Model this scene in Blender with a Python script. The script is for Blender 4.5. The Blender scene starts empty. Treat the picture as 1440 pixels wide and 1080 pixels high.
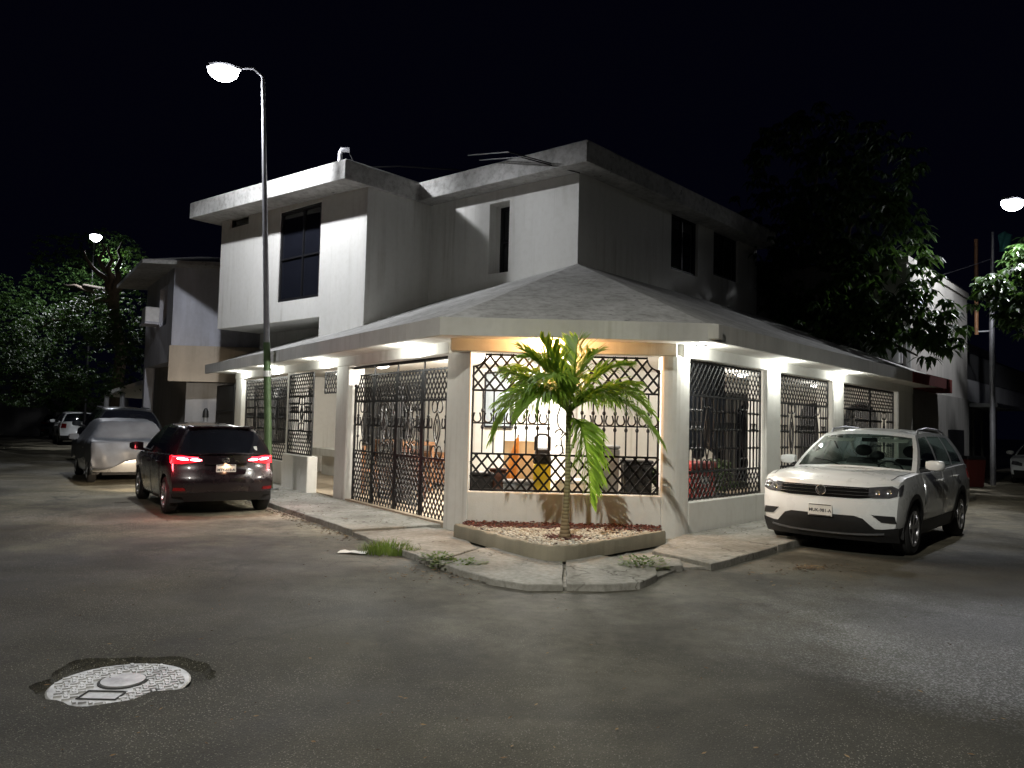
import bpy, bmesh, math, random
from mathutils import Vector, Matrix
random.seed(7)
sc = bpy.context.scene
COL = sc.collection
V = Vector
PI = math.pi
def sin(a): return math.sin(a)
def cos(a): return math.cos(a)
def rad(a): return math.radians(a)
def clamp(x, a=0.0, b=1.0): return max(a, min(b, x))
def lerp(a, b, t): return a + (b - a) * t
def sstep(a, b, x):
    t = clamp((x - a) / (b - a)); return t * t * (3 - 2 * t)
def pw(pts, x):
    if x <= pts[0][0]: return pts[0][1]
    for (a, fa), (b, fb) in zip(pts, pts[1:]):
        if x <= b:
            t = (x - a) / (b - a); t = t * t * (3 - 2 * t) * .5 + t * .5
            return fa + (fb - fa) * t
    return pts[-1][1]

# ------------------------------------------------------------------ camera (measured from the photograph's vanishing points)
F = 1081.0; CH = 1.6
ROLL = math.atan(.025); PITCH = math.atan(55.6 * cos(ROLL) / F)
FW = V((0, cos(PITCH), sin(PITCH))); U0 = V((0, -sin(PITCH), cos(PITCH))); R0 = V((1, 0, 0))
RT = R0 * cos(ROLL) + U0 * sin(ROLL); UPV = U0 * cos(ROLL) - R0 * sin(ROLL)
CAM = V((0, 0, CH))
def ray(x, y): return FW + RT * ((x - 720) / F) + UPV * ((540 - y) / F)
def gp(x, y, z=0.0):
    d = ray(x, y); return CAM + d * ((z - CH) / d.z)
def dp(x, y, D):
    d = ray(x, y); return CAM + d * (D / d.y)
def wp(x, y, P, dv):                       # sight line met with the upright plane through P along dv
    d = ray(x, y); det = d.x * (-dv.y) + dv.x * d.y
    k = ((P.x - CAM.x) * (-dv.y) + dv.x * (P.y - CAM.y)) / det
    return CAM + d * k
def hdir(x, y):
    d = ray(x, y); return V((d.x, d.y, 0)).normalized()
cam = bpy.data.cameras.new('camera'); camo = bpy.data.objects.new('camera', cam); COL.objects.link(camo)
cam.sensor_fit = 'HORIZONTAL'; cam.sensor_width = 36; cam.lens = F / 1440 * 36
cam.clip_end = 2000; cam.clip_start = .05
M = Matrix.Identity(4)
for i, c in enumerate((RT, UPV, -FW)):
    for j in range(3): M[j][i] = c[j]
M.translation = CAM
camo.matrix_world = M
sc.camera = camo

# ------------------------------------------------------------------ object helpers
def tag(o, label=None, cat=None, group=None, kind=None):
    if label: o['label'] = label
    if cat: o['category'] = cat
    if group: o['group'] = group
    if kind: o['kind'] = kind
    return o
def empty(name, loc=(0, 0, 0), rz=0.0):
    o = bpy.data.objects.new(name, None); COL.objects.link(o)
    o.location = loc; o.rotation_euler = (0, 0, rz); o.empty_display_size = .2
    return o
def copy_tree(o, parent=None):
    c = o.copy(); COL.objects.link(c)
    if parent: c.parent = parent
    for ch in o.children: copy_tree(ch, c)
    return c
def mtx(o):
    m = o.matrix_basis.copy()
    if o.parent: m = mtx(o.parent) @ o.matrix_parent_inverse @ m
    return m

class MB:
    def __init__(s): s.v = []; s.f = []
    def add(s, vs, fs):
        n = len(s.v); s.v += [tuple(p) for p in vs]; s.f += [tuple(i + n for i in q) for q in fs]; return s
    def hexa(s, p):          # 8 points: bottom 0-3, top 4-7
        return s.add(p, [(0, 3, 2, 1), (4, 5, 6, 7), (0, 1, 5, 4), (1, 2, 6, 5), (2, 3, 7, 6), (3, 0, 4, 7)])
    def box(s, x0, x1, y0, y1, z0, z1):
        return s.hexa([(x0, y0, z0), (x1, y0, z0), (x1, y1, z0), (x0, y1, z0), (x0, y0, z1), (x1, y0, z1), (x1, y1, z1), (x0, y1, z1)])
    def obox(s, c, ux, uy, uz):   # centre + half axes
        c, ux, uy, uz = V(c), V(ux), V(uy), V(uz)
        return s.hexa([c - ux - uy - uz, c + ux - uy - uz, c + ux + uy - uz, c - ux + uy - uz, c - ux - uy + uz, c + ux - uy + uz, c + ux + uy + uz, c - ux + uy + uz])
    def wall(s, a, b, th, z0, z1, side=1):   # upright slab from a to b, its thickness laid to the left (side=1) or right of a->b
        a, b = V((a[0], a[1], 0)), V((b[0], b[1], 0)); d = (b - a).normalized(); n = V((-d.y, d.x, 0)) * th * side
        z0v, z1v = V((0, 0, z0)), V((0, 0, z1))
        return s.hexa([a + z0v, b + z0v, b + n + z0v, a + n + z0v, a + z1v, b + z1v, b + n + z1v, a + n + z1v])
    def prism(s, poly, z0, z1):
        n = len(poly); vs = [(p[0], p[1], z0) for p in poly] + [(p[0], p[1], z1) for p in poly]
        fs = [tuple(range(n))[::-1], tuple(range(n, 2 * n))] + [(i, (i + 1) % n, n + (i + 1) % n, n + i) for i in range(n)]
        return s.add(vs, fs)
    def loft(s, rings, cap=True, closed=True):
        n = len(rings[0]); vs = [p for r in rings for p in r]; fs = []
        m = n if closed else n - 1
        for k in range(len(rings) - 1):
            for i in range(m):
                j = (i + 1) % n
                fs.append((k * n + i, k * n + j, (k + 1) * n + j, (k + 1) * n + i))
        if cap: fs += [tuple(range(n))[::-1], tuple(range((len(rings) - 1) * n, len(rings) * n))]
        return s.add(vs, fs)
    def tube(s, path, r, n=6, cap=True):
        path = [V(p) for p in path]; rs = r if isinstance(r, (list, tuple)) else [r] * len(path)
        rings = []; up = None
        for i, p in enumerate(path):
            t = (path[min(i + 1, len(path) - 1)] - path[max(i - 1, 0)]).normalized()
            if up is None:
                up = V((0, 0, 1)) if abs(t.z) < .9 else V((1, 0, 0))
            a = t.cross(up)
            if a.length < 1e-5: a = t.cross(V((1, .3, 0)))
            a.normalize(); b = a.cross(t).normalized(); up = b
            rings.append([p + (a * cos(2 * PI * k / n + PI / n) + b * sin(2 * PI * k / n + PI / n)) * rs[i] for k in range(n)])
        return s.loft(rings, cap)
    def lathe(s, prof, n=20, c=(0, 0, 0), axis='z'):
        rings = []
        for (r, h) in prof:
            ring = []
            for k in range(n):
                a = 2 * PI * k / n; x, y, z = r * cos(a), r * sin(a), h
                if axis == 'y': x, y, z = r * cos(a), h, -r * sin(a)
                if axis == 'x': x, y, z = h, r * cos(a), r * sin(a)
                ring.append((x + c[0], y + c[1], z + c[2]))
            rings.append(ring)
        return s.loft(rings)
    def ball(s, c, rx, ry=None, rz=None, n=10, m=7):
        ry = ry or rx; rz = rz or rx
        rings = []
        for i in range(m + 1):
            t = PI * (i + .02) / (m + .04)
            rings.append([(c[0] + rx * sin(t) * cos(2 * PI * k / n), c[1] + ry * sin(t) * sin(2 * PI * k / n), c[2] - rz * cos(t)) for k in range(n)])
        return s.loft(rings)
    def build(s, name, mat, parent=None, world=False, smooth=None, bevel=0.0, recalc=True, merge=0.0):
        me = bpy.data.meshes.new(name); me.from_pydata(s.v, [], s.f)
        if recalc or bevel or merge:
            bm = bmesh.new(); bm.from_mesh(me)
            if merge: bmesh.ops.remove_doubles(bm, verts=bm.verts, dist=merge)
            if recalc: bmesh.ops.recalc_face_normals(bm, faces=bm.faces)
            if bevel:
                es = [e for e in bm.edges if len(e.link_faces) == 2 and e.calc_face_angle(0) > .6]
                bmesh.ops.bevel(bm, geom=es, offset=bevel, segments=1, affect='EDGES', profile=.5, clamp_overlap=True)
            bm.to_mesh(me); bm.free()
        if smooth is not None:
            for p in me.polygons: p.use_smooth = True
            me.set_sharp_from_angle(angle=rad(smooth))
        me.materials.append(mat)
        o = bpy.data.objects.new(name, me); COL.objects.link(o)
        if parent:
            o.parent = parent
            if world: o.matrix_parent_inverse = mtx(parent).inverted()
        return o

def boolean_cut(o, cutters):
    """cut the closed boxes in `cutters` (an MB) out of o"""
    me = bpy.data.meshes.new('cut'); me.from_pydata(cutters.v, [], cutters.f)
    bm = bmesh.new(); bm.from_mesh(me); bmesh.ops.recalc_face_normals(bm, faces=bm.faces); bm.to_mesh(me); bm.free()
    c = bpy.data.objects.new('cut', me); COL.objects.link(c); c.matrix_world = Matrix.Identity(4)
    md = o.modifiers.new('b', 'BOOLEAN'); md.operation = 'DIFFERENCE'; md.object = c; md.solver = 'EXACT'
    bpy.context.view_layer.update()
    dg = bpy.context.evaluated_depsgraph_get()
    nm = bpy.data.meshes.new_from_object(o.evaluated_get(dg))
    o.modifiers.clear(); old = o.data; o.data = nm; nm.name = o.name
    bpy.data.meshes.remove(old); bpy.data.objects.remove(c); bpy.data.meshes.remove(me)
    return o

def lettering(text, size, depth, mat, parent, mt, name='lettering', align='CENTER'):
    cu = bpy.data.curves.new(name, 'FONT'); cu.body = text; cu.size = size; cu.extrude = depth; cu.offset = size * .022
    cu.align_x = align; cu.align_y = 'CENTER'
    t = bpy.data.objects.new('t', cu); COL.objects.link(t)
    bpy.context.view_layer.update()
    me = bpy.data.meshes.new_from_object(t.evaluated_get(bpy.context.evaluated_depsgraph_get()))
    bpy.data.objects.remove(t)
    me.transform(mt); me.materials.clear(); me.materials.append(mat)
    o = bpy.data.objects.new(name, me); COL.objects.link(o); o.parent = parent
    return o

# ------------------------------------------------------------------ materials
def newmat(name):
    m = bpy.data.materials.new(name); m.use_nodes = True
    nt = m.node_tree; b = nt.nodes['Principled BSDF']
    return m, nt, b
def nd(nt, typ, **kw):
    n = nt.nodes.new(typ)
    for k, v in kw.items():
        if k in n.inputs: n.inputs[k].default_value = v
        else: setattr(n, k, v)
    return n
def ramp(nt, fac, stops):
    r = nt.nodes.new('ShaderNodeValToRGB'); el = r.color_ramp.elements
    while len(el) < len(stops): el.new(.5)
    for e, (p, c) in zip(el, stops):
        e.position = p; e.color = (*c, 1) if len(c) == 3 else c
    nt.links.new(fac, r.inputs[0]); return r.outputs[0]
def mixc(nt, fac, a, b, mode='MIX'):
    m = nt.nodes.new('ShaderNodeMix'); m.data_type = 'RGBA'; m.blend_type = mode
    for sock, val in ((m.inputs[0], fac), (m.inputs[6], a), (m.inputs[7], b)):
        if hasattr(val, 'links'): nt.links.new(val, sock)
        elif isinstance(val, (int, float)): sock.default_value = val
        else: sock.default_value = (*val, 1) if len(val) == 3 else val
    return m.outputs[2]
def coords(nt, world=True):
    if world: return nd(nt, 'ShaderNodeNewGeometry').outputs['Position']
    return nd(nt, 'ShaderNodeTexCoord').outputs['Object']
def noise(nt, co, scale, detail=4, rough=.55, dist=0.0, out='Fac'):
    n = nd(nt, 'ShaderNodeTexNoise', Scale=scale, Detail=detail, Roughness=rough, Distortion=dist)
    nt.links.new(co, n.inputs['Vector']); return n.outputs[out]
def bumpn(nt, b, h, strength=.3, dist=.01):
    bp = nd(nt, 'ShaderNodeBump', Strength=strength, Distance=dist)
    nt.links.new(h, bp.inputs['Height']); nt.links.new(bp.outputs[0], b.inputs['Normal']); return bp
def simple(name, col, rough=.6, metal=0.0, var=.12, scale=6.0, bump=0.0, bscale=60.0, spec=.5, world=False, coat=0.0):
    m, nt, b = newmat(name); co = coords(nt, world)
    n = noise(nt, co, scale)
    c2 = tuple(clamp(c * (1 + var)) for c in col); c1 = tuple(c * (1 - var) for c in col)
    nt.links.new(ramp(nt, n, [(.3, c1), (.7, c2)]), b.inputs['Base Color'])
    b.inputs['Roughness'].default_value = rough; b.inputs['Metallic'].default_value = metal
    b.inputs['Specular IOR Level'].default_value = spec
    b.inputs['Coat Weight'].default_value = coat; b.inputs['Coat Roughness'].default_value = .04
    if bump: bumpn(nt, b, noise(nt, co, bscale, 3), bump, .006)
    return m
def emis(name, col, strength, base=(.02, .02, .02)):
    m, nt, b = newmat(name)
    b.inputs['Base Color'].default_value = (*base, 1); b.inputs['Emission Color'].default_value = (*col, 1)
    b.inputs['Emission Strength'].default_value = strength; b.inputs['Roughness'].default_value = .3
    return m
def stucco(name, col, stain=.25, bump=.35):
    m, nt, b = newmat(name); co = coords(nt)
    mp = nd(nt, 'ShaderNodeMapping'); mp.inputs['Scale'].default_value = (1, 1, .25); nt.links.new(co, mp.inputs[0])
    n1 = noise(nt, mp.outputs[0], 1.1, 6, .6, .3); n2 = noise(nt, co, 9, 5, .6)
    a = ramp(nt, n1, [(.32, tuple(c * (1 - stain) for c in col)), (.62, col)])
    ms = nd(nt, 'ShaderNodeMapping'); ms.inputs['Scale'].default_value = (5, 5, .22); nt.links.new(co, ms.inputs[0])
    st = ramp(nt, noise(nt, ms.outputs[0], 1.3, 6, .62), [(.34, (.72, .70, .66)), (.5, (1, 1, 1))])       # rain streaks
    a = mixc(nt, ramp(nt, noise(nt, co, .6, 3), [(.42, (0, 0, 0)), (.62, (.7, .7, .7))]), a, mixc(nt, 1, a, st, 'MULTIPLY'))
    sp = ramp(nt, n2, [(.3, (.93, .925, .91)), (.55, (1, 1, 1))])
    nt.links.new(mixc(nt, .7, a, sp, 'MULTIPLY'), b.inputs['Base Color'])
    b.inputs['Roughness'].default_value = .88; b.inputs['Specular IOR Level'].default_value = .25
    bumpn(nt, b, noise(nt, co, 70, 4, .6), bump, .006)
    return m
MT = {}
MT['wall'] = stucco('white_stucco', (.76, .75, .71), .09)
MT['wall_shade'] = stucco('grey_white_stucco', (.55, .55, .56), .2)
MT['fascia'] = stucco('fascia_paint', (.6, .59, .56), .2)
MT['inner'] = stucco('porch_wall_paint', (.78, .76, .71), .06, .15)
MT['cream'] = stucco('cream_stucco', (.6, .52, .42), .18)
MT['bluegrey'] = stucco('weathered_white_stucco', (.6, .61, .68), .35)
MT['greenwall'] = stucco('green_stucco', (.25, .38, .28), .3)
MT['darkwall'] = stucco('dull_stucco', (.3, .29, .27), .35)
MT['redtrim'] = stucco('dark_red_paint', (.15, .03, .025), .3)
MT['iron'] = simple('black_iron', (.012, .012, .013), .45, .3, .3, 20)
MT['glass'] = simple('dark_window_glass', (.01, .011, .016), .05, 0, .1, 2, spec=.6)
MT['winframe'] = simple('black_window_frame', (.012, .012, .014), .4)
MT['plastic'] = simple('black_plastic', (.014, .014, .015), .5, 0, .2, 20)
MT['greyplastic'] = simple('grey_plastic', (.25, .26, .27), .5)
MT['tyre'] = simple('tyre_rubber', (.015, .015, .015), .8, 0, .3, 40, .3, 90)
MT['chrome'] = simple('chrome', (.8, .8, .82), .12, 1.0, .03)
MT['rimm'] = simple('alloy', (.42, .42, .44), .3, .9, .1)
MT['lampmetal'] = simple('galvanised_metal', (.36, .36, .38), .45, .6, .15, 8)
MT['bark'] = simple('bark', (.09, .07, .055), .9, 0, .4, 12, .8, 30)
MT['wood'] = simple('brown_wood', (.23, .11, .05), .5, 0, .35, 5)
MT['darkwood'] = simple('dark_brown_wood', (.09, .035, .02), .5, 0, .35, 5)
MT['cardboard'] = simple('cardboard', (.42, .31, .18), .9, 0, .12)
MT['yellow'] = simple('yellow_plastic', (.75, .55, .02), .45)
MT['orange'] = simple('orange_cloth', (.6, .22, .03), .8)
MT['red'] = simple('red_plastic', (.35, .035, .03), .45)
MT['tealpl'] = simple('turquoise_plastic', (.12, .45, .42), .6)
MT['darkcloth'] = simple('dark_blue_cloth', (.035, .04, .055), .9, 0, .4, 5)
MT['white_plastic'] = simple('white_plastic', (.7, .7, .7), .5)
MT['paper'] = simple('white_paper', (.75, .75, .72), .9)
MT['stone_kerb'] = stucco('weathered_kerb', (.3, .27, .2), .5, .6)
MT['redlens'] = simple('red_lens', (.25, .006, .008), .15, 0, .1)
MT['clearlens'] = simple('lamp_lens', (.12, .12, .13), .08, .4, .4, 14)
MT['polegreen'] = simple('green_paint', (.085, .14, .06), .55, .1, .2, 6)
# ------------------------------------------------------------------ plan of the corner lot
DL = hdir(-23, 577); DR = hdir(1690, 619)            # the two streets
NL = V((-DL.y * -1, DL.x * -1, 0)); NL = V((-DL.y, DL.x, 0)); NL = NL if NL.x < 0 else -NL      # outward of the left fence
NR = V((DR.y, -DR.x, 0))                              # outward of the right fence
P2 = gp(622, 745); P5 = gp(963, 759)
P3 = gp(656, 736, .17); P4 = gp(929, 743, .17); P3.z = P4.z = 0
CD = (P4 - P3).normalized(); CN = V((CD.y, -CD.x, 0))  # chamfer direction and its outward normal
def L(t, o=0.0, z=0.0): return P2 + DL * t + NL * o + V((0, 0, z))
def R(t, o=0.0, z=0.0): return P5 + DR * t + NR * o + V((0, 0, z))

# ------------------------------------------------------------------ road
def road_material():
    m, nt, b = newmat('asphalt'); co = coords(nt)
    big = noise(nt, co, .35, 5, .6, .4); mid = noise(nt, co, 2.2, 5, .65); fine = noise(nt, co, 45, 4, .7)
    base = ramp(nt, big, [(.3, (.0175, .0162, .0105)), (.5, (.030, .0277, .0182)), (.72, (.054, .050, .034))])
    base = mixc(nt, .55, base, ramp(nt, mid, [(.3, (.45, .45, .45)), (.7, (1.25, 1.24, 1.2))]), 'MULTIPLY')
    base = mixc(nt, .75, base, ramp(nt, fine, [(.3, (.45, .45, .45)), (.7, (1.35, 1.35, 1.35))]), 'MULTIPLY')
    grain = noise(nt, co, 130, 2, .7)
    base = mixc(nt, .85, base, ramp(nt, grain, [(.36, (.3, .3, .3)), (.5, (.85, .85, .85)), (.64, (2.0, 2.0, 1.95))]), 'MULTIPLY')
    # worn aggregate: pale chips of stone in the binder
    vo = nd(nt, 'ShaderNodeTexVoronoi', Scale=95.0); nt.links.new(co, vo.inputs['Vector'])
    chip = ramp(nt, vo.outputs['Color'], [(.62, (0, 0, 0)), (.74, (1, 1, 1))])
    near = ramp(nt, vo.outputs['Distance'], [(.25, (1, 1, 1)), (.42, (0, 0, 0))])
    wear = ramp(nt, noise(nt, co, .8, 4), [(.36, (.3, .3, .3)), (.6, (1, 1, 1))])
    f = mixc(nt, 1, mixc(nt, 1, chip, near, 'MULTIPLY'), wear, 'MULTIPLY')
    base = mixc(nt, f, base, (.22, .21, .18))
    # dusty, sandy gutter beside the pavement and along the right-hand street
    sx = nd(nt, 'ShaderNodeSeparateXYZ'); nt.links.new(co, sx.inputs[0])
    def lin(ax, ay, c):
        a = nd(nt, 'ShaderNodeMath', operation='MULTIPLY'); nt.links.new(sx.outputs[0], a.inputs[0]); a.inputs[1].default_value = ax
        d = nd(nt, 'ShaderNodeMath', operation='MULTIPLY_ADD'); nt.links.new(sx.outputs[1], d.inputs[0]); d.inputs[1].default_value = ay
        nt.links.new(a.outputs[0], d.inputs[2])
        e = nd(nt, 'ShaderNodeMath', operation='ADD'); nt.links.new(d.outputs[0], e.inputs[0]); e.inputs[1].default_value = c
        return e.outputs[0]
    def mth(op, a, b2):
        n = nd(nt, 'ShaderNodeMath', operation=op)
        for i, q in enumerate((a, b2)):
            if hasattr(q, 'links'): nt.links.new(q, n.inputs[i])
            else: n.inputs[i].default_value = q
        return n.outputs[0]
    dl = lin(NL.x, NL.y, -NL.dot(P2)); dr = lin(NR.x, NR.y, -NR.dot(P5))   # distances out from the two fences
    dmax = mth('MAXIMUM', dl, dr)
    wob = mth('MULTIPLY', noise(nt, co, 1.3, 5, .6), 2.6)
    dd = mth('ADD', dmax, wob)
    dust = ramp(nt, mth('DIVIDE', dd, 10.0), [(.27, (1, 1, 1)), (.45, (.25, .25, .25)), (.62, (0, 0, 0))])
    dust = mixc(nt, 1, dust, ramp(nt, noise(nt, co, 6, 5, .65), [(.3, (.25, .25, .25)), (.65, (.8, .8, .8))]), 'MULTIPLY')
    base = mixc(nt, dust, base, (.15, .138, .105))
    # lamplight up both streets, painted into the colour as paler asphalt; and hair cracks
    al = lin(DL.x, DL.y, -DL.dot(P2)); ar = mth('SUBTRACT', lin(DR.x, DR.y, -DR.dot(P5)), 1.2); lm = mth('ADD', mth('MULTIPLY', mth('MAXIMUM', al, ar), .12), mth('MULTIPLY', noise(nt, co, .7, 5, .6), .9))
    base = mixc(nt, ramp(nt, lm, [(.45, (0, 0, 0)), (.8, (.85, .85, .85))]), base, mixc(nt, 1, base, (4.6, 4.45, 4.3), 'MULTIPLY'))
    ck = nd(nt, 'ShaderNodeTexVoronoi', Scale=.42, feature='DISTANCE_TO_EDGE'); cw_ = nd(nt, 'ShaderNodeVectorMath', operation='MULTIPLY_ADD')
    cn = nd(nt, 'ShaderNodeTexNoise', Scale=1.6, Detail=6.0); nt.links.new(co, cn.inputs['Vector']); nt.links.new(cn.outputs['Color'], cw_.inputs[0]); cw_.inputs[1].default_value = (1.6, 1.6, 0); nt.links.new(co, cw_.inputs[2]); nt.links.new(cw_.outputs[0], ck.inputs['Vector'])
    cr = ramp(nt, ck.outputs['Distance'], [(0, (.25, .25, .25)), (.006, (1, 1, 1))])
    base = mixc(nt, ramp(nt, noise(nt, co, .45, 3), [(.48, (0, 0, 0)), (.56, (.8, .8, .8))]), base, mixc(nt, 1, base, cr, 'MULTIPLY'))
    # a polished patch of bare aggregate on the right of the junction, and dull oil-dark patches
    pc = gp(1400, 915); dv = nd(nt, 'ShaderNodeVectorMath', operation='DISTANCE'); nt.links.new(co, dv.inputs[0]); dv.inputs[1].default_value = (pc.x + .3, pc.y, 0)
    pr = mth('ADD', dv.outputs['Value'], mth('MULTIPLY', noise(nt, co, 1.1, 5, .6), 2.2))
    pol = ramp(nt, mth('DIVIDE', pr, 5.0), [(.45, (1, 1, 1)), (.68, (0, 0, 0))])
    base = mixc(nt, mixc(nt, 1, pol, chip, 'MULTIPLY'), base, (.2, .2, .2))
    dk = ramp(nt, noise(nt, co, .55, 5, .55, .8), [(.40, (.42, .41, .39)), (.53, (1, 1, 1))])
    base = mixc(nt, .7, base, dk, 'MULTIPLY')
    nt.links.new(base, b.inputs['Base Color'])
    rg = ramp(nt, noise(nt, co, .5, 3), [(.35, (.68, .68, .68)), (.65, (.9, .9, .9))])
    nt.links.new(mixc(nt, pol, rg, (.42, .42, .42)), b.inputs['Roughness'])
    hsum = mth('ADD', mth('MULTIPLY', vo.outputs['Distance'], -.7), mth('MULTIPLY', mth('ADD', fine, grain), .9))
    bumpn(nt, b, hsum, .4, .012)
    return m
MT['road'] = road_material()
MC = gp(170, 953)                                      # manhole centre
rd = MB(); NH = 56
def hole(k):
    a = 2 * PI * k / NH
    r = .475 + .045 * sin(3 * a + .7) + .035 * sin(5 * a + 2) + .018 * sin(11 * a) + (.05 if .3 < (a % 6.28) < 1.9 else 0)
    return V((MC.x + r * 1.02 * cos(a), MC.y + r * .88 * sin(a), 0))
ring0 = [hole(k) for k in range(NH)]
def ringr(r, z=0): return [V((MC.x + r * cos(2 * PI * k / NH), MC.y + r * sin(2 * PI * k / NH), z)) for k in range(NH)]
inner = [MC + (p - MC) * .93 + V((0, 0, -.05)) for p in ring0]
lip = [MC + (p - MC) * .985 + V((0, 0, -.02)) for p in ring0]
floor_ = [MC + (p - MC) * .3 + V((0, 0, -.075)) for p in ring0]
rings = [floor_, inner, lip, ring0, ringr(1.0), ringr(4), ringr(20), ringr(90), ringr(420)]
rd.loft(rings, cap=False)
n0 = len(rd.v); rd.f.append(tuple(range(NH))[::-1])
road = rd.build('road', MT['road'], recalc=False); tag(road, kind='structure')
def cover_mat():
    m, nt, b = newmat('worn_cast_iron'); co = coords(nt)
    nt.links.new(ramp(nt, noise(nt, co, 7, 5, .65), [(.3, (.2, .2, .2)), (.65, (.48, .475, .47))]), b.inputs['Base Color'])
    b.inputs['Metallic'].default_value = .35; b.inputs['Roughness'].default_value = .42
    bumpn(nt, b, noise(nt, co, 60, 3), .3, .004); return m
MT['cover'] = cover_mat(); MT['seam'] = simple('tar_seam', (.02, .02, .02), .8)
mh = empty('manhole_cover', MC + V((0, 0, -.075)))
tag(mh, 'round worn metal manhole cover sunk in the broken asphalt of the junction', 'manhole cover')
m_ = MB(); m_.lathe([(.0, .012), (.385, .012), (.395, .034), (.385, .042), (.0, .0421)], 48)
m_.build('cover_plate', MT['cover'], mh, smooth=30)
st = MB()
for i in range(-10, 11):
    for j in range(-10, 11):
        x = i * .047 + (j % 2) * .0235; y = j * .042
        if math.hypot(x, y) < .36 and math.hypot(x - .0, y - .03) > .15 and not (abs(x + .0) < .12 and -.3 < y < -.12):
            a = .5 if (i + j) % 2 else 2.2
            st.obox((x, y, .046), V((cos(a), sin(a), 0)) * .021, V((-sin(a), cos(a), 0)) * .009, V((0, 0, .006)))
st.build('tread_stud', MT['cover'], mh); tag(bpy.data.objects['tread_stud'], kind='stuff')
d_ = MB(); d_.lathe([(0, .043), (.125, .043), (.125, .054), (.0, .0545)], 32, (0, .03, 0)); d_.build('lid_disc', MT['cover'], mh, smooth=30)
s_ = MB()
ri = [(.128, .0425), (.142, .0425), (.142, .0475), (.128, .0475)]
s_.loft([[(r * cos(a), .03 + r * sin(a), z) for (r, z) in ri] for a in [2 * PI * k / 32 for k in range(33)]], cap=False)
s_.box(-.11, .11, -.285, -.275, .043, .049); s_.box(-.11, .11, -.155, -.145, .043, .049)
s_.box(-.115, -.105, -.285, -.145, .043, .0485); s_.box(.105, .115, -.285, -.145, .043, .0485)
s_.build('groove_seam', MT['seam'], mh)
n_ = MB(); n_.box(.24, .31, -.16, -.1, .043, .05); n_.build('lifting_slot', MT['seam'], mh)

# ------------------------------------------------------------------ pavement: cast slabs, cracked at the corner
def pave_mat():
    m, nt, b = newmat('pavement_concrete'); co = coords(nt)
    a = ramp(nt, noise(nt, co, 1.2, 6, .62, .3), [(.3, (.2, .19, .165)), (.55, (.33, .32, .29)), (.75, (.4, .39, .36))])
    a = mixc(nt, .8, a, ramp(nt, noise(nt, co, 14, 6, .7), [(.32, (.55, .54, .5)), (.6, (1, 1, 1))]), 'MULTIPLY')
    # hair cracks
    wv = nd(nt, 'ShaderNodeTexVoronoi', Scale=.9, feature='DISTANCE_TO_EDGE')
    wo = nd(nt, 'ShaderNodeVectorMath', operation='MULTIPLY_ADD'); 
    nn = nd(nt, 'ShaderNodeTexNoise', Scale=2.5, Detail=5.0); nt.links.new(co, nn.inputs['Vector'])
    nt.links.new(nn.outputs['Color'], wo.inputs[0]); wo.inputs[1].default_value = (.9, .9, 0); nt.links.new(co, wo.inputs[2])
    nt.links.new(wo.outputs[0], wv.inputs['Vector'])
    cr = ramp(nt, wv.outputs['Distance'], [(.0, (.3, .28, .25)), (.014, (1, 1, 1))])
    a = mixc(nt, ramp(nt, noise(nt, co, .7, 3), [(.4, (0, 0, 0)), (.55, (1, 1, 1))]), a, mixc(nt, 1, a, cr, 'MULTIPLY'))
    nt.links.new(a, b.inputs['Base Color']); b.inputs['Roughness'].default_value = .9
    b.inputs['Specular IOR Level'].default_value = .25
    bumpn(nt, b, noise(nt, co, 50, 5, .65), .5, .01); return m
MT['pave'] = pave_mat()
rnd = random.Random(3)
pv = MB()
def slab(poly, z=.1, tilt=(0, 0), jag=.02):
    """a slab with a slightly broken outline, its own small tilt and a lowered worn edge"""
    pts = []
    n = len(poly)
    for i in range(n):
        a, b = V((poly[i][0], poly[i][1], 0)), V((poly[(i + 1) % n][0], poly[(i + 1) % n][1], 0))
        k = max(1, int((b - a).length / .22))
        nn_ = V((-(b - a).y, (b - a).x, 0)).normalized()
        for q in range(k):
            p = a.lerp(b, q / k)
            if q: p += nn_ * rnd.uniform(-jag, jag)
            pts.append(p)
    c = sum(pts, V((0, 0, 0))) / len(pts)
    def zz(p): return z + (p.x - c.x) * tilt[0] + (p.y - c.y) * tilt[1]
    low = [V((p.x, p.y, -.04)) for p in pts]; top = [V((p.x, p.y, zz(p) - .008)) for p in pts]
    ins = [p + (c - p).normalized() * .010 for p in pts]; ins = [V((p.x, p.y, zz(p))) for p in ins]
    pv.loft([low, top, ins], cap=True)
W1 = 1.42
ts = [.0, 1.9, 3.9, 5.9, 7.9, 9.9, 12.2]
for a, b in zip(ts, ts[1:]):
    slab([L(a + .012, .02), L(b - .012, .02), L(b - .012, W1), L(a + .012, W1)], .085 + rnd.uniform(-.004, .006), (rnd.uniform(-.004, .004), rnd.uniform(-.003, .003)))
tr = [.0, 2.9, 4.9, 6.9, 8.9, 12.0]
for a, b in zip(tr, tr[1:]):
    slab([R(a + .012, 1.36), R(b - .012, 1.36), R(b - .012, .02), R(a + .012, .02)], .085 + rnd.uniform(-.004, .006), (rnd.uniform(-.004, .004), rnd.uniform(-.003, .003)))
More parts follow.
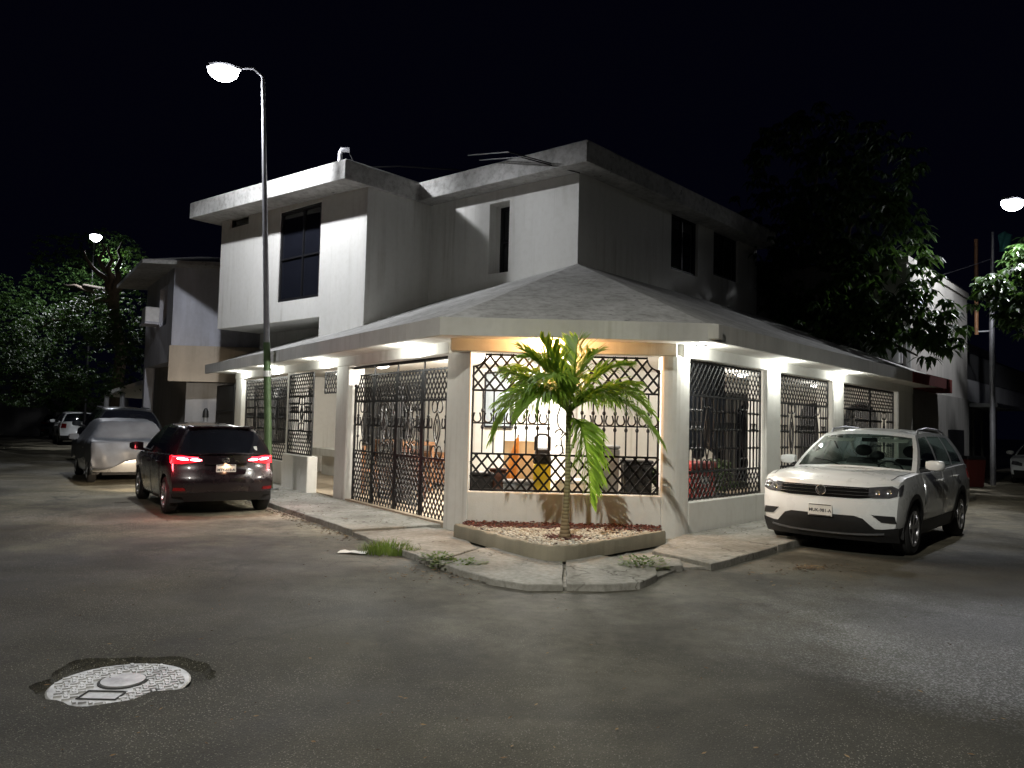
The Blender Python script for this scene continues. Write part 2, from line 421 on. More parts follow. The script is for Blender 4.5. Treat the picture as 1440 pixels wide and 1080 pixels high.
# the corner: pieces between the planter and the curved edge
g = lambda x, y: gp(x, y, .02)
cA, cB = g(524, 762), g(604, 797)
slab([L(-.012, W1), g(606, 795), g(672, 776), g(640, 752), L(-.012, .25)], .062, (.004, -.006), .03)
slab([g(612, 797), g(690, 820), g(742, 828), g(792, 828), g(792, 780), g(745, 776), g(676, 777)], .07, (-.008, .006), .025)
slab([g(797, 780), g(797, 828), g(850, 829), g(900, 826), g(924, 815), g(922, 806), g(858, 790)], .075, (.008, .004), .02)
slab([g(868, 789), g(925, 804), g(960, 801), g(957, 792), g(912, 782), g(880, 780)], .055, (.03, -.015), .02)
slab([g(917, 781), g(962, 791), g(1000, 800), R(-.012, 1.36), R(-.012, .02), g(944, 764)], .082, (0, .004), .02)
dj = [L(12.2, .03), L(12.2, W1 - .05), L(0, W1 - .06), g(606, 793), g(690, 818), g(742, 826), g(850, 827), g(898, 824), g(921, 814), g(957, 799), g(1000, 798), R(0, 1.3), R(12, 1.3), R(12, .03), P5, P4, P3, P2]
pv.prism([(p.x, p.y) for p in dj][::-1], -.05, .028)
pave = pv.build('pavement', MT['pave']); tag(pave, kind='structure')
# ------------------------------------------------------------------ the corner house
house = empty('corner_house', (1.0, 14.0, 0.0))
tag(house, 'white two-storey corner house with black lattice grilles and lit porch under a hipped roof', 'house')
ZB, ZS, ZF = 2.62, 2.80, 2.98                          # beam underside, soffit, top of the fascia
OV = .65
OPL = [(.03, 3.78, 'gate'), (4.4, 6.85, 'door'), (7.38, 11.05, 'window')]
OPR = [(.1, 2.74, 0), (3.37, 5.94, 0), (6.6, 10.4, 1)]
HH = dict(parent=house, world=True)
# columns: worn square piers with soft corners
def pier(poly, z1=ZB + .02):
    MB().prism(poly, -.03, z1).build('column', MT['wall'], bevel=.02, **HH)
TH = .34
def pierL(a, b): pier([L(a), L(b), L(b, -TH), L(a, -TH)])
def pierR(a, b): pier([R(a), R(a, -TH), R(b, -TH), R(b)])
pier([P2, P3 + CD * .0, P3 - CN * .36, P2 - NL * .36 + DL * .0])
# right-hand round-fronted pier beside the planter
cpt = (P4 + P5) / 2 - (CN + NR).normalized() * .12
pp = [P4 - CN * .36, P4]
for k in range(1, 6):
    t = k / 6; q = P4.lerp(P5, t) + (CN + NR).normalized() * .05 * math.sin(PI * t); pp.append(q)
pp += [P5, R(.1), R(.1, -.36)]
pier(pp)
pierL(3.8, 4.37); pierL(6.87, 7.36); pierL(11.1, 11.75)
pierR(2.76, 3.35); pierR(5.96, 6.58); pierR(10.45, 11.7)
# beam over the openings
def beam(a, b, n, th=.3):
    MB().prism([a, b, b - n * th, a - n * th] if n is NR or n is CN else [b, a, a - n * th, b - n * th], ZB, ZS + .08).build('beam', MT['wall'], bevel=.012, **HH)
beam(L(-.05, .01), L(11.78, .01), NL); beam(P3 + CN * .012 + CD * -.3, P4 + CN * .012 + CD * .2, CN); beam(R(-.1, .008), R(11.72, .008), NR)
# low walls
MB().prism([P3, P4, P4 - CN * .16, P3 - CN * .16], 0, .62).build('low_wall', MT['wall'], bevel=.01, **HH)
for a, b, k in OPR:
    MB().prism([R(a), R(b), R(b, -.16), R(a, -.16)], 0, .52).build('low_wall', MT['wall'], bevel=.01, **HH)
MB().prism([L(5.25, .22), L(6.84, .22), L(6.84, 0), L(5.25, 0)][::-1], 0, .82).build('low_wall', MT['wall'], bevel=.012, **HH)
MB().prism([L(7.38), L(11.08), L(11.08, -.16), L(7.38, -.16)][::-1], 0, .6).build('low_wall', MT['wall'], bevel=.01, **HH)

# --- upper storey plan
A = dp(812, 372, 15.5); A.z = 0
DU = hdir(-480 - 60, 562); DU2 = V((DU.y, -DU.x, 0))        # along the left front, and backwards to the right
L0 = dp(513, 400, 16.8); L0.z = 0
L1 = wp(306, 455, L0, DU); L1.z = 0
Lc = wp(448.5, 455, L0, DU); Lc.z = 0
RR = dp(603, 400, 18.2); RR.z = 0
B = wp(1064, 400, A, DR); B.z = 0
B2 = B + V((-DR.y, DR.x, 0)) * 7.5; L1b = L1 + DU2 * 6.5
L1i, Lci = L1 + DU2 * 1.3, Lc + DU2 * 1.3
ZC, ZW = 3.98, 6.76
up = MB().prism([A, B, B2, L1b, L1i, Lci, Lc, L0, RR], 2.85, ZW + .05)
wall_up = up.build('upper_wall', MT['wall'], **HH)
bay = MB().prism([Lc, Lci, L1i, L1][::-1], ZC, ZW + .3).build('upper_wall', MT['wall'], **HH)
# windows of the upper storey: real recesses, each with its frame and pane
def recess(obj, P, dv, n, px0, px1, zb, zt, depth=.16, mull=(.5,), trans=()):
    a = wp(px0, 400, P, dv); b = wp(px1, 400, P, dv); a.z = b.z = 0
    mid = (a + b) / 2; u = (b - a) / 2
    return dict(obj=obj, mid=mid, u=u, n=n, zb=zb, zt=zt, depth=depth, mull=mull, trans=trans)
def cutwin(ws):
    cut = MB()
    for w in ws:
        c = V((w['mid'].x, w['mid'].y, (w['zb'] + w['zt']) / 2)); cut.obox(c, w['u'], w['n'] * w['depth'], V((0, 0, (w['zt'] - w['zb']) / 2)))
    o = ws[0]['obj']
    # the cut is made in the wall's own space
    inv = mtx(o).inverted(); 
    o_m = o.matrix_parent_inverse.copy(); p = o.parent; o.parent = None; o.matrix_basis = Matrix.Identity(4)
    boolean_cut(o, cut); o.parent = p; o.matrix_parent_inverse = o_m
    for w in ws:
        un = w['u'].normalized(); hw = w['u'].length; h2 = (w['zt'] - w['zb']) / 2
        c = V((w['mid'].x, w['mid'].y, w['zb'] + h2)) - w['n'] * (w['depth'] - .035)
        fr = MB(); t = .035
        def bar(du, dz, wu, wz): fr.obox(c + un * du + V((0, 0, dz)), un * wu, w['n'] * .03, V((0, 0, wz)))
        e = .003
        bar(-hw + t + e, 0, t, h2 - e); bar(hw - t - e, 0, t, h2 - e); bar(0, h2 - t - e, hw - 2 * t - e, t); bar(0, -h2 + t + e, hw - 2 * t - e, t)
        for m in w['mull']: bar(-hw + 2 * hw * m, 0, .022, h2 - 2 * t - .006)
        for m in w['trans']:
            bar(0, -h2 + 2 * h2 * m, hw - 2 * t - .006, .02)
        f = fr.build('window', MT['winframe'], **HH)
        pn = MB().obox(c - w['n'] * .012, un * (hw - t), w['n'] * .006, V((0, 0, h2 - t))).build('pane', MT['glass'], f, world=True)
NU = V((DU.y, -DU.x, 0)); NU = NU if NU.y < 0 else -NU       # outward of the left front
CU = (RR - A).normalized(); NC = V((CU.y, -CU.x, 0)); NC = NC if NC.y < 0 else -NC
def zat(px, py, P, dv): return wp(px, py, P, dv).z
zw1 = zat(420, 421, L0, DU)
w_mid = dict(); 
wA = recess(bay, L0, DU, NU, 390.5, 448.2, zw1, 6.73, .09, (.57,), (.47,))
wB = recess(bay, L0, DU, NU, 319, 346, zat(330, 320, L0, DU), zat(330, 300, L0, DU), .14, ())
cutwin([wA, wB])
wC = recess(wall_up, A, CU, NC, 686, 714, zat(700, 384, A, CU), 6.5, .45, (), (.5,))
wD = recess(wall_up, A, DR, NR, 943, 981, zat(960, 383, A, DR), zat(960, 303, A, DR), .14, (.5,))
wE = recess(wall_up, A, DR, NR, 1003, 1038, zat(1020, 392, A, DR), zat(1020, 330, A, DR), .14, (.5,))
cutwin([wC, wD, wE])
# upper roofs: thick pale slabs with a fascia and a low hipped top
def hip(name, quad, z0, z1, rise, ins, lift=None):
    lift = lift or [0] * len(quad); n = len(quad); c = sum(quad, V((0, 0, 0))) / n
    q0 = [V((p.x, p.y, z0)) for p in quad]; q1 = [V((p.x, p.y, z1)) for p in quad]
    lip = [V((p.x, p.y, z1 + .03)) + (V((c.x, c.y, 0)) - V((p.x, p.y, 0))).normalized() * .06 for p in quad]
    top = [V((p.x, p.y, z1 + rise)) + (V((c.x, c.y, 0)) - V((p.x, p.y, 0))).normalized() * ins for p in quad]
    for r_ in (q0, q1, lip, top):
        for p, l_ in zip(r_, lift): p.z += l_
    return MB().loft([q0, q1, lip, top]).build(name, MT['roof'], bevel=.012, **HH)
def roof_mat():
    m, nt, b = newmat('painted_roof'); co = coords(nt)
    a = ramp(nt, noise(nt, co, .9, 6, .62, .5), [(.3, (.36, .355, .335)), (.6, (.54, .535, .515)), (.8, (.6, .59, .57))])
    a = mixc(nt, .8, a, ramp(nt, noise(nt, co, 7, 6, .7), [(.34, (.55, .54, .52)), (.56, (1, 1, 1))]), 'MULTIPLY')
    vo = nd(nt, 'ShaderNodeTexVoronoi', Scale=4.2); wv = nd(nt, 'ShaderNodeVectorMath', operation='MULTIPLY_ADD'); nn = nd(nt, 'ShaderNodeTexNoise', Scale=6.0, Detail=4.0); nt.links.new(co, nn.inputs['Vector'])
    nt.links.new(nn.outputs['Color'], wv.inputs[0]); wv.inputs[1].default_value = (.25, .25, .25); nt.links.new(co, wv.inputs[2]); nt.links.new(wv.outputs[0], vo.inputs['Vector'])
    sp = ramp(nt, vo.outputs['Distance'], [(.10, (1, 1, 1)), (.17, (0, 0, 0))])                                  # peeled and mouldy spots
    sp = mixc(nt, 1, sp, ramp(nt, noise(nt, co, .55, 4), [(.5, (0, 0, 0)), (.6, (.85, .85, .85))]), 'MULTIPLY')
    a = mixc(nt, sp, a, (.06, .06, .055))
    nt.links.new(a, b.inputs['Base Color']); b.inputs['Roughness'].default_value = .85; b.inputs['Specular IOR Level'].default_value = .3
    bumpn(nt, b, noise(nt, co, 30, 5, .65), .45, .012); return m
MT['roof'] = roof_mat()
s1 = [L0 + NU * .68 + (L0 - L1).normalized() * .06, L1 + NU * .68 - (L0 - L1).normalized() * .5, L1b - (L0 - L1).normalized() * .5, RR + (RR - L0).normalized() * 4.6 + (L0 - L1).normalized() * .06]
hip('upper_roof', s1, ZW, ZW + .42, .95, 3.2, [0, .2, .2, 0])
e1 = V((NC.x, NC.y, 0)); 
Ac = A + NC * .45 + NR * .5
s2 = [Ac, RR + NC * .45 + CU * .1, B2 + (RR - A) * .2, B2 + DR * .4, B + DR * .12 + NR * .5]
hip('upper_roof', [s2[0], s2[1], RR + DR * 7.5, B2 + DR * .4, s2[4]], ZW + .012, ZW + .44, .7, 2.4)
vpn = dp(478, 229, 17.6)
v_ = MB().tube([vpn + V((0, 0, -.5)), vpn, vpn + V((0, 0, .22))], .06, 10).tube([vpn + V((0, 0, .22)), vpn + V((.04, -.03, .3)), vpn + V((.22, -.02, .3))], .065, 10)
v_.build('vent_pipe', MT['lampmetal'], smooth=40, **HH)
cb = [vpn + V((.2, 0, .28)), vpn + V((.3, .1, .05)), vpn + V((.7, .2, -.02)), vpn + V((1.3, .5, .12)), vpn + V((2.6, 1.2, .3)), vpn + V((4.5, 2.4, .3))]
MB().tube(cb, .018, 5).build('roof_cable', MT['plastic'], **HH)
cb2 = [A + NC * .46 + NR * .1 + V((0, 0, 7.1)) - CD * .2, A + NC * .44 + V((-.6, -.02, 6.95)), A + NC * .1 + V((-.05, -.45, 6.55))]
for o_ in (0, .1):
    MB().tube([p + V((-.25 * o_ * 10, 0, o_)) for p in (A + V((-2.1, 1.0, 7.32)), A + NC * .47 + V((-.9, .2, 7.0)), A + NC * .06 + NR * .06 + V((0, -.02, 6.72)))], .014, 5).build('roof_cable', MT['plastic'], **HH)

# --- porch roof: three planes rising from the eaves to the upper walls, meeting in hips
Ap = V((A.x, A.y, 4.88))
def meet(a, da, b, db):
    det = da.x * -db.y + db.x * da.y; k = ((b.x - a.x) * -db.y + db.x * (b.y - a.y)) / det
    return a + da * k
E1 = meet(L(0, OV), DL, P3 + CN * OV, CD); E2 = meet(P3 + CN * OV, CD, R(0, OV), DR)
EL, ER = L(12.35, OV), R(12.0, OV)
def onplane(e, d, p):                                   # z of the plane through eave e (along d) and Ap
    nrm = V((-d.y, d.x, 0)); return ZF + (p - e).dot(nrm) / (Ap - e).dot(nrm) * (Ap.z - ZF)
def zl(p): return onplane(E1, DL, p)
def zr(p): return onplane(E2, DR, p)
ELi = EL - NL * 5.1; ERi = ER - NR * 4.4
rp = MB()
def slabpoly(pts, th=.1):
    n = len(pts); low = [p - V((0, 0, th)) for p in pts]
    rp.add(list(pts) + low, [tuple(range(n)), tuple(range(n, 2 * n))[::-1]] + [(i, (i + 1) % n, n + (i + 1) % n, n + i) for i in range(n)])
Z_ = V((0, 0, ZF))
Al = Ap - NL * .0
pl = [E1 + Z_, Ap, V((ELi.x, ELi.y, zl(ELi))), EL + Z_]
slabpoly([EL + Z_, E1 + Z_, Ap, V((ELi.x, ELi.y, zl(ELi)))])
slabpoly([E1 + Z_, E2 + Z_, Ap])
slabpoly([E2 + Z_, ER + Z_, V((ERi.x, ERi.y, zr(ERi))), Ap])
rp.build('porch_roof', MT['roof'], **HH)
# fascia and soffit
def fas(a, b, z0, z1, th=.07):
    return MB().wall(a, b, th, z0, z1, 1)
fb = MB()
fl = [(EL, E1, NL), (E1, E2, CN), (E2, ER, NR)]
def strip(pts_out, pts_in, z0, z1, mat, name):
    n = len(pts_out); mb = MB()
    for i in range(n - 1):
        a, b, c, d = pts_out[i], pts_out[i + 1], pts_in[i + 1], pts_in[i]
        q = [V((p.x, p.y, z0)) for p in (a, b, c, d)] + [V((p.x, p.y, z1)) for p in (a, b, c, d)]
        mb.hexa(q)
    return mb.build(name, mat, **HH)
def off(o): return [L(12.38, o), meet(L(0, o), DL, P3 + CN * o, CD), meet(P3 + CN * o, CD, R(0, o), DR), R(12.03, o)]
strip(off(OV + .035), off(OV - .03), ZS - .03, ZF + .035, MT['fascia'], 'fascia')
strip(off(OV - .032), off(-3.4), ZS, ZS + .05, MT['inner'], 'soffit')
ec = meet(P3 + CN * (OV + .05), CD, R(0, OV + .05), DR)
MB().obox(ec + V((.03, -.02, ZF - .085)) - NR * .1, DR * .06 + CD * .0, NR * .13, V((0, 0, .1))).build('gutter_outlet', MT['fascia'], bevel=.01, **HH)
# dark red board on the far end of the right eave
MB().wall(R(9.0, OV + .038), R(12.03, OV + .038), .02, ZS - .04, ZF + .03, -1).build('painted_fascia', MT['redtrim'], **HH)
hook = P3.lerp(P4, .5) + CN * .3
MB().tube([hook + V((.08, 0, ZS)), hook + V((.08, 0, ZS - .1))], .004, 5).ball(tuple(hook + V((.08, 0, ZS - .115))), .022).build('ceiling_hook', MT['wood'], **HH)

# --- ground floor walls behind the porch
IO = 3.3
i0, i1, i2, i3 = off(-IO)
gfl = MB().prism([i1, L(11.7, -IO), L(11.7, -IO - .2), meet(L(0, -IO - .2), DL, P3 - CN * (IO + .2), CD)][::-1], 0, ZS - .004).build('porch_wall', MT['inner'], **HH)
gfc = MB().prism([i1, i2, i2 - CN * .2, i1 - CN * .2], 0, ZS - .006).build('porch_wall', MT['inner'], **HH)
gfr = MB().prism([i2, R(11.65, -IO), R(11.65, -IO - .2), meet(R(0, -IO - .2), DR, P3 - CN * (IO + .2), CD)], 0, ZS - .008).build('porch_wall', MT['inner'], **HH)
MB().prism([L(11.2, -.02), L(11.4, -.02), L(11.4, -IO), L(11.2, -IO)][::-1], 0, ZS - .01).build('porch_wall', MT['inner'], **HH)
MB().prism([R(11.2, -.02), R(11.4, -.02), R(11.4, -IO), R(11.2, -IO)], 0, ZS - .012).build('porch_wall', MT['inner'], **HH)
MB().prism([L(8.3, -1.75), L(10.4, -1.75), L(10.4, -2.25), L(8.3, -2.25)][::-1], .62, .82).build('bench_ledge', MT['inner'], bevel=.01, **HH)
MB().prism([L(8.4, -2.0), L(10.3, -2.0), L(10.3, -2.15), L(8.4, -2.15)][::-1], 0, .618).build('bench_ledge', MT['inner'], **HH)
fl_ = MB().prism([L(11.1, -.02), P2 + NL * -.02, P3 - CN * .02, P4 - CN * .02, R(.05, -.02), R(11.1, -.02), R(11.1, -IO), i2, i1, L(11.1, -IO)][::1], .02, .1)
MT['tile'] = stucco('porch_floor_tile', (.5, .42, .32), .15, .1)
fl_.build('porch_floor', MT['tile'], **HH)
# dark door and window openings of the ground floor (frames + panes set in front of the wall face)
def flatwin(P, d, n, a, b, z0, z1, name='window', arch=False, fill='glass', mull=(.5,), fr_w=.045):
    mid = P + d * (a + b) / 2; hw = (b - a) / 2
    fr = MB(); c = V((mid.x, mid.y, 0)) + n * .03
    def bar(u0, u1, za, zb): fr.obox(c + d * (u0 + u1) / 2 + V((0, 0, (za + zb) / 2)), d * abs(u1 - u0) / 2, n * .035, V((0, 0, (zb - za) / 2)))
    bar(-hw, -hw + fr_w, z0, z1); bar(hw - fr_w, hw, z0, z1); bar(-hw + fr_w, hw - fr_w, z1 - fr_w, z1); bar(-hw + fr_w, hw - fr_w, z0, z0 + fr_w)
    for m in mull: bar(-hw + 2 * hw * m - .02, -hw + 2 * hw * m + .02, z0 + fr_w, z1 - fr_w)
    if arch:
        fr = MB(); pts = [(-hw, z0), (hw, z0)] + [(hw * cos(q * PI / 12), z1 - hw + hw * sin(q * PI / 12)) for q in range(13)]
        for (ua, za), (ub, zb) in zip(pts[1:], pts[2:] + pts[:1]):
            pa, pb = c + d * ua + V((0, 0, za)), c + d * ub + V((0, 0, zb))
            fr.tube([pa, pb], .03, 4)
        f = fr.build(name, MT['winframe'], **HH)
        fm = MB(); q0 = [c + d * u + V((0, 0, z)) for u, z in pts]; fm.loft([[p - n * .012 for p in q0], [p + n * .008 for p in q0]])
        fm.build('pane', MT[fill], f, world=True)
        return
    f = fr.build(name, MT['winframe'], **HH)
    MB().obox(c + V((0, 0, (z0 + z1) / 2)), d * (hw - fr_w * .6), n * .012, V((0, 0, (z1 - z0) / 2 - fr_w * .6))).build('pane', MT[fill], f, world=True)
MT['glow_glass'] = simple('pale_window_glass', (.42, .47, .5), .15, 0, .1, 3)
flatwin(L(0, -IO), -DL, NL, -4.05, -3.0, 1.5, 2.7, fill='glow_glass', mull=())
flatwin(L(0, -IO), -DL, NL, -10.9, -9.4, .9, 2.5); flatwin(L(0, -IO), -DL, NL, -9.2, -7.7, .9, 2.5)
PE = L(11.2, 0); flatwin(PE, -NL, -DL, .35, 1.35, .9, 2.45); flatwin(PE, -NL, -DL, 1.42, 1.95, .9, 2.45, mull=())
QE = R(11.2, 0); flatwin(QE, -NR, -DR, 1.95, 2.7, .12, 2.35, 'door', True); flatwin(QE, -NR, -DR, .75, 1.5, .12, 2.35, 'door', True)
flatwin(R(0, -IO), DR, NR, 7.3, 9.0, .12, 2.5, 'door')

# --- recessed lights under the eaves
MT['downlens'] = emis('downlight_lens', (1, .97, .9), 18)
def lamp_at(name, kind, loc, energy, col, **kw):
    l = bpy.data.lights.new(name, kind); l.energy = energy; l.color = col
    for k, v in kw.items(): setattr(l, k, v)
    o = bpy.data.objects.new(name, l); COL.objects.link(o); o.location = loc
    return o
def downlight(p, energy, col, spread=150):
    d = MB().lathe([(.085, ZS - .012), (.085, ZS - .001), (.06, ZS - .001), (.06, ZS - .02), (.083, ZS - .02)], 16, (p.x, p.y, 0)).build('downlight', MT['white_plastic'], smooth=40, **HH)
    MB().lathe([(0, ZS - .010), (.058, ZS - .010), (.058, ZS - .004), (0, ZS - .004)], 16, (p.x, p.y, 0)).build('lens', MT['downlens'], d, world=True)
    o = lamp_at('downlight_bulb', 'POINT', V((p.x, p.y, ZS - .07)), energy, col, shadow_soft_size=.04)
    o.parent = house; o.matrix_parent_inverse = mtx(house).inverted()
WHITE = (.98, 1, .92); WARM = (1, .5, .2)
DLE = 42
for t, k in ((10.75, .8), (8.1, .8), (4.85, 1.1), (.95, 1.6)): downlight(L(t, .17), DLE * k, WHITE)
for t, k in ((.1, 1.3), (3.05, 1.2), (6.1, 1.2)): downlight(R(t, .17), DLE * k, WHITE)
pc = wp(775, 485, P3, CD); downlight(V((pc.x, pc.y, 0)) + CN * .17, DLE * 3.4, WARM)
# ceiling lamps inside the porch
MT['bulblens'] = emis('ceiling_lamp_glass', (1, .97, .9), 6, (.8, .8, .8))
def ceiling_lamp(p, energy):
    f = MB().lathe([(.16, ZS - .05), (.17, ZS - .03), (.17, ZS - .002), (0, ZS - .002)], 18, (p.x, p.y, 0)).build('ceiling_lamp', MT['white_plastic'], smooth=40, **HH)
    MB().lathe([(0, ZS - .11), (.08, ZS - .1), (.14, ZS - .07), (.155, ZS - .051)], 18, (p.x, p.y, 0)).build('lamp_glass', MT['bulblens'], f, world=True, smooth=60)
    o = lamp_at('porch_bulb', 'POINT', V((p.x, p.y, ZS - .2)), energy, (1, .95, .86), shadow_soft_size=.12)
    o.parent = house; o.matrix_parent_inverse = mtx(house).inverted()
cm = (P3 + P4) / 2 - CN * 1.7
ceiling_lamp(cm, 430); ceiling_lamp(L(2.4, -1.7), 380); ceiling_lamp(R(5.2, -1.6), 70); ceiling_lamp(L(4.9, -1.2), 22); ceiling_lamp(R(9.3, -1.6), 20); ceiling_lamp(L(8.6, -1.8), 14)
# ------------------------------------------------------------------ wrought-iron grilles
class Pl:
    """a plane to draw iron in: u along d, w up, thickness along n"""
    def __init__(s, O, d, n): s.O = V((O.x, O.y, 0)); s.d = d; s.n = n; s.mb = MB()
    def p(s, u, w, k=0.0): return s.O + s.d * u + V((0, 0, w)) + s.n * k
    def bar(s, a, b, wd=.02, th=.012, k=0.0):
        a_, b_ = s.p(*a, k), s.p(*b, k); t = b_ - a_; ln = t.length
        if ln < .004: return
        t /= ln; q = t.cross(s.n).normalized()
        s.mb.obox((a_ + b_) / 2, t * ln / 2, q * wd / 2, s.n * th / 2)
    def path(s, pts, r=.009, k=0.0): s.mb.tube([s.p(u, w, k) for u, w in pts], r, 5)
    def take(s): m = s.mb; s.mb = MB(); return m
def lattice(pl, u0, u1, z0, z1, pu, pz, wd=.02, cut=None):
    sl = pz / pu
    for sgn, k in ((1, .006), (-1, -.006)):
        n = int((u1 - u0) / pu + (z1 - z0) / pz) + 2
        for i in range(-n, n + 1):
            c = (u0 if sgn > 0 else u0) + (i + .0) * pu        # crosses z0 at u=c
            pts = []
            steps = 60 if cut else 1
            za, zb = z0, z1
            ua = c; ub = c + sgn * (z1 - z0) / sl
            # clip in u
            def zu(u): return z0 + sgn * (u - c) * sl
            lo, hi = z0, z1
            for lim in (u0, u1):
                pass
            if sgn > 0:
                lo = max(lo, zu(u0)); hi = min(hi, zu(u1))
            else:
                lo = max(lo, zu(u1)); hi = min(hi, zu(u0))
            if hi - lo < .012: continue
            def uz(z): return c + sgn * (z - z0) / sl
            if not cut: pl.bar((uz(lo), lo), (uz(hi), hi), wd, .011, k); continue
            run = None
            for q in range(steps + 1):
                z = lo + (hi - lo) * q / steps; u = uz(z)
                out = cut(u, z)
                if not out and run is None: run = (u, z)
                if (out or q == steps) and run is not None:
                    pl.bar(run, (u, z), wd, .011, k); run = None
def rect(pl, u0, u1, z0, z1, wd=.03, th=.03):
    h = wd / 2
    pl.bar((u0, z0 + h), (u1, z0 + h), wd, th); pl.bar((u0, z1 - h), (u1, z1 - h), wd, th)
    pl.bar((u0 + h, z0 + wd), (u0 + h, z1 - wd), wd, th); pl.bar((u1 - h, z0 + wd), (u1 - h, z1 - wd), wd, th)
def ushape(pl, u, z, w, h):
    r = w / 2; pts = [(u - r * .62, z + h), (u - r * .75, z + h * .92), (u - r, z + r * 1.25)]
    pts += [(u - r * cos(a), z + r - r * sin(a)) for a in [PI * k / 8 for k in range(9)]]
    pts += [(u + r, z + r * 1.25), (u + r * .75, z + h * .92), (u + r * .62, z + h)]
    pl.path(pts, .012)
def circ(pl, u, z, ru, rz, r=.012):
    pts = [(u + ru * cos(2 * PI * k / 16), z + rz * sin(2 * PI * k / 16)) for k in range(17)]; pl.path(pts, r)
def lens(pl, u, zc, hw, hh):
    for s in (-1, 1):
        pl.path([(u + s * hw * cos(PI * t / 14 - PI / 2), zc + hh * (t / 7 - 1)) for t in range(15)], .012)
        pl.path([(u + s * hw * .42 * cos(PI * t / 14 - PI / 2), zc + hh * .6 * (t / 7 - 1)) for t in range(15)], .009)
def ornament(pl, u, z0, z1, w):
    h = z1 - z0; r = w * .24
    for zc in (z1 - r * 1.25, z0 + r * 1.25):
        for s in (-1, 1): circ(pl, u + s * r * 1.05, zc, r, r * 1.2)
    lens(pl, u, (z0 + z1) / 2, w * .3, h / 2 - r * 2.4)
def balusters(pl, us, z0, z1, knobs=(.42, .68)):
    for u in us:
        pl.bar((u, z0), (u, z1), .021, .021)
        for k in knobs:
            z = z0 + (z1 - z0) * k
            pl.mb.ball(tuple(pl.p(u, z)), .027, .027, .036, 6, 4)
def notch_arc(pl, u, z, r, a0, a1): pl.path([(u + r * cos(lerp(a0, a1, t / 8)), z + r * sin(lerp(a0, a1, t / 8))) for t in range(9)], .014)

# chamfer panel: quarter-round notches in the upper corners, horseshoe rail, central scroll
wch = (P4 - P3).length
pl = Pl(P3 - CN * .09, CD, CN); ga, gb = .025, wch - .025; z0, z1 = .63, 2.60; r_ = .19
za, zb = z0 + .53, z1 - .53
def cutc(u, z): return math.hypot(u - ga, z - z1) < r_ or math.hypot(u - gb, z - z1) < r_
h = .014
for a, b in (((ga, z0 + h), (gb, z0 + h)), ((ga, za), (gb, za)), ((ga, zb), (gb, zb)), ((ga + r_, z1 - h), (gb - r_, z1 - h)), ((ga + h, z0 + .03), (ga + h, z1 - r_)), ((gb - h, z0 + .03), (gb - h, z1 - r_))): pl.bar(a, b, .028, .028)
notch_arc(pl, ga, z1, r_, -PI / 2, 0); notch_arc(pl, gb, z1, r_, PI, 1.5 * PI)
gr = pl.take().build('window_grille', MT['iron'], **HH)
lattice(pl, ga, gb, z0, za, .163, .2, .03); pl.take().build('lattice', MT['iron'], gr, world=True); lattice(pl, ga, gb, zb, z1, .163, .2, .03, cutc)
pl.take().build('lattice', MT['iron'], gr, world=True)
nb = 17; us = [ga + (gb - ga) * k / nb for k in range(1, nb) if k not in (8, 9)]
balusters(pl, us, za, zb); zr_ = za + (zb - za) * .48
um = ga + (gb - ga) * 8.5 / nb
pl.bar((ga, zr_), (um - .22, zr_), .02, .014); pl.bar((um + .22, zr_), (gb, zr_), .02, .014)
pl.take().build('baluster', MT['iron'], gr, world=True)
for k in range(nb):
    if k in (7, 8, 9): continue
    ushape(pl, ga + (gb - ga) * (k + .5) / nb, zr_ + .01, .11, .14)
def spiral(pl, u, z, r0, r1, a0, a1, n=16):
    pl.path([(u + lerp(r0, r1, t / n) * cos(lerp(a0, a1, t / n)), z + lerp(r0, r1, t / n) * sin(lerp(a0, a1, t / n))) for t in range(n + 1)], .01)
for s in (-1, 1):
    spiral(pl, um + s * .1, za + .1, .1, .03, -PI / 2, -PI / 2 - s * 4.4)
    pl.path([(um + s * .02, za + .02), (um + s * .06, za + .25), (um - s * .1, za + .42), (um - s * .12, za + .55), (um - s * .06, za + .75), (um, za + .85)], .01)
    spiral(pl, um + s * .07, zr_ - .12, .07, .02, PI, PI + s * 4.2)
pl.take().build('scroll', MT['iron'], gr, world=True)

